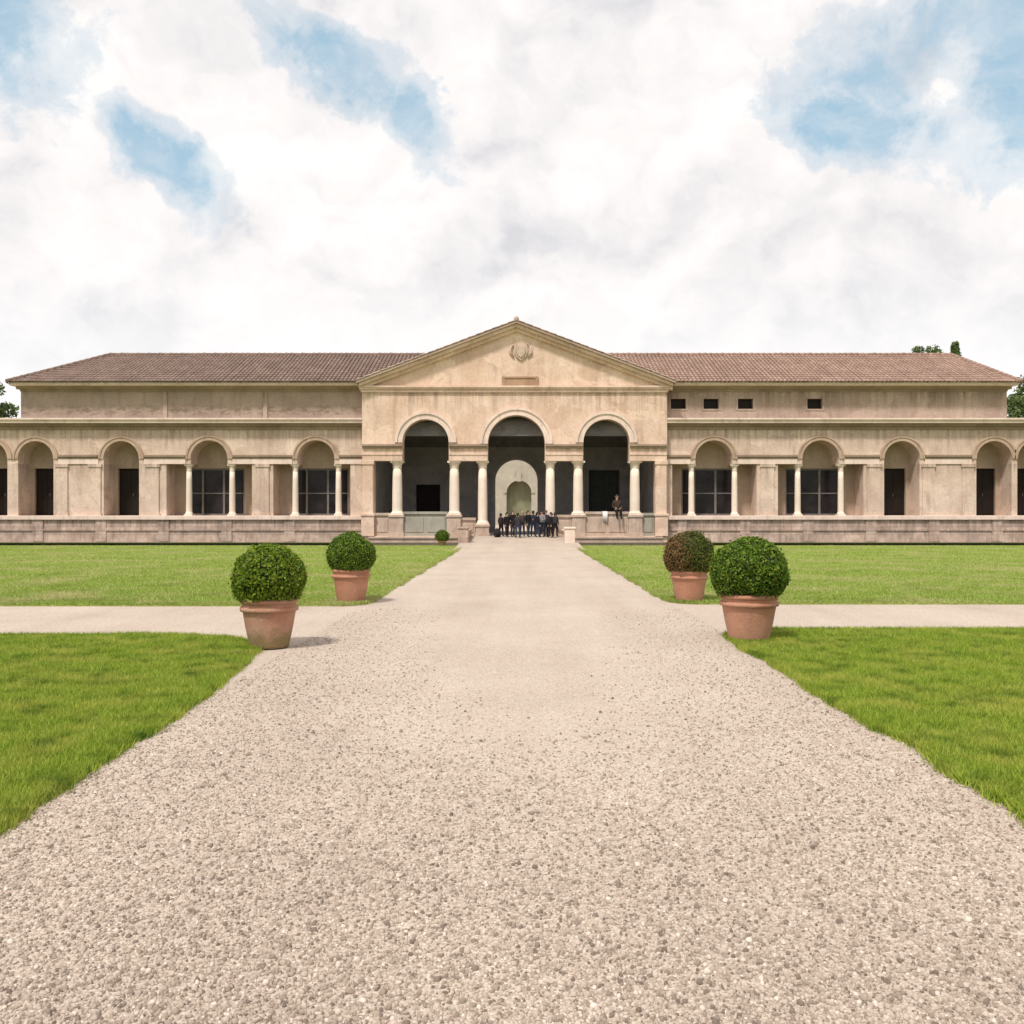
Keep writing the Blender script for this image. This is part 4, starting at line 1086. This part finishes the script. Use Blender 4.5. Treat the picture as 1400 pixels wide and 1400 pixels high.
blue = t.ramp(raw, [(0.18, 0.0), (0.40, 0.42), (0.80, 0.95)], 'EASE')
# billows: a puff is bright where it thins towards the light above and grey underneath
def puff(scale, off, k):
    a_ = t.noise(t.mapping(wp, (1, 1, 1.5), off), scale, 7, 0.52, 0.15)
    b_ = t.noise(t.mapping(wp, (1, 1, 1.5), (off[0] - 0.02, off[1], off[2] + k)), scale, 7, 0.52, 0.15)
    return t.m('SUBTRACT', a_, b_)
lit = t.m('ADD', t.m('MULTIPLY', puff(4.2, (4, 2, 7), 0.085), 1.1), t.m('MULTIPLY', puff(10, (1, 6, 3), 0.035), 0.8))
blue = t.m('MULTIPLY', blue, t.ramp(t.noise(t.mapping(wp, (1, 1, 2.2), (5, 5, 1)), 9, 7, 0.62, 0.5), [(0.35, 0.7), (0.58, 1.0)]))      # thin wisps across the blue
sh = t.m('ADD', 0.5, t.m('ADD', lit, t.m('MULTIPLY', t.m('SUBTRACT', nD, 0.5), 0.7)))
ccol = t.ramp(sh, [(0.18, (0.655, 0.65, 0.675)), (0.36, (0.785, 0.765, 0.77)), (0.50, (0.87, 0.835, 0.83)), (0.72, (0.95, 0.92, 0.895))])
hor = t.ramp(el0, [(0.08, 1.0), (0.30, 0.0)], 'EASE')
ccol = t.mix(t.m('MULTIPLY', hor, 0.75), ccol, (0.93, 0.93, 0.93))
skyc = t.node('ShaderNodeVectorMath', operation='SCALE'); t.l.new(sky.outputs[0], skyc.inputs[0]); skyc.inputs['Scale'].default_value = 0.1
STR = 0.1
blu = t.mix(0.75, skyc.outputs[0], (0.39, 0.60, 0.735))      # thin high haze lightens the blue
fin = t.mix(blue, ccol, blu)
up = t.node('ShaderNodeVectorMath', operation='SCALE'); t.l.new(fin, up.inputs[0]); up.inputs['Scale'].default_value = 1 / STR
t.l.new(up.outputs[0], bg.inputs[0]); bg.inputs[1].default_value = STR

sd = bpy.data.lights.new('sun', 'SUN'); sd.energy = 3.3; sd.angle = math.radians(7); sd.color = (1.0, 0.945, 0.885)
so = bpy.data.objects.new('sun', sd); COL.objects.link(so); so.location = (-20, -30, 40)
dv = Vector((math.sin(SUN_AZ) * math.cos(SUN_EL), math.cos(SUN_AZ) * math.cos(SUN_EL), math.sin(SUN_EL)))
so.rotation_euler = dv.to_track_quat('Z', 'Y').to_euler()

# ------------------------------------------------------------------ camera
cd = bpy.data.cameras.new('camera'); cam = bpy.data.objects.new('camera', cd); COL.objects.link(cam)
cam.location = (0, 0, 1.6); cam.rotation_euler = (PI / 2, 0, 0)
cd.sensor_width = 36; cd.lens = 36 * F / 1400; cd.shift_x = -9 / 1400; cd.clip_end = 4000; cd.clip_start = 0.05
sc.camera = cam
sc.view_settings.view_transform = 'Standard'; sc.view_settings.look = 'None'; sc.view_settings.gamma = 1; sc.view_settings.exposure = 0.17
sc.view_settings.use_curve_mapping = False
sc.render.engine = 'CYCLES'; sc.cycles.use_denoising = True; sc.cycles.max_bounces = 6
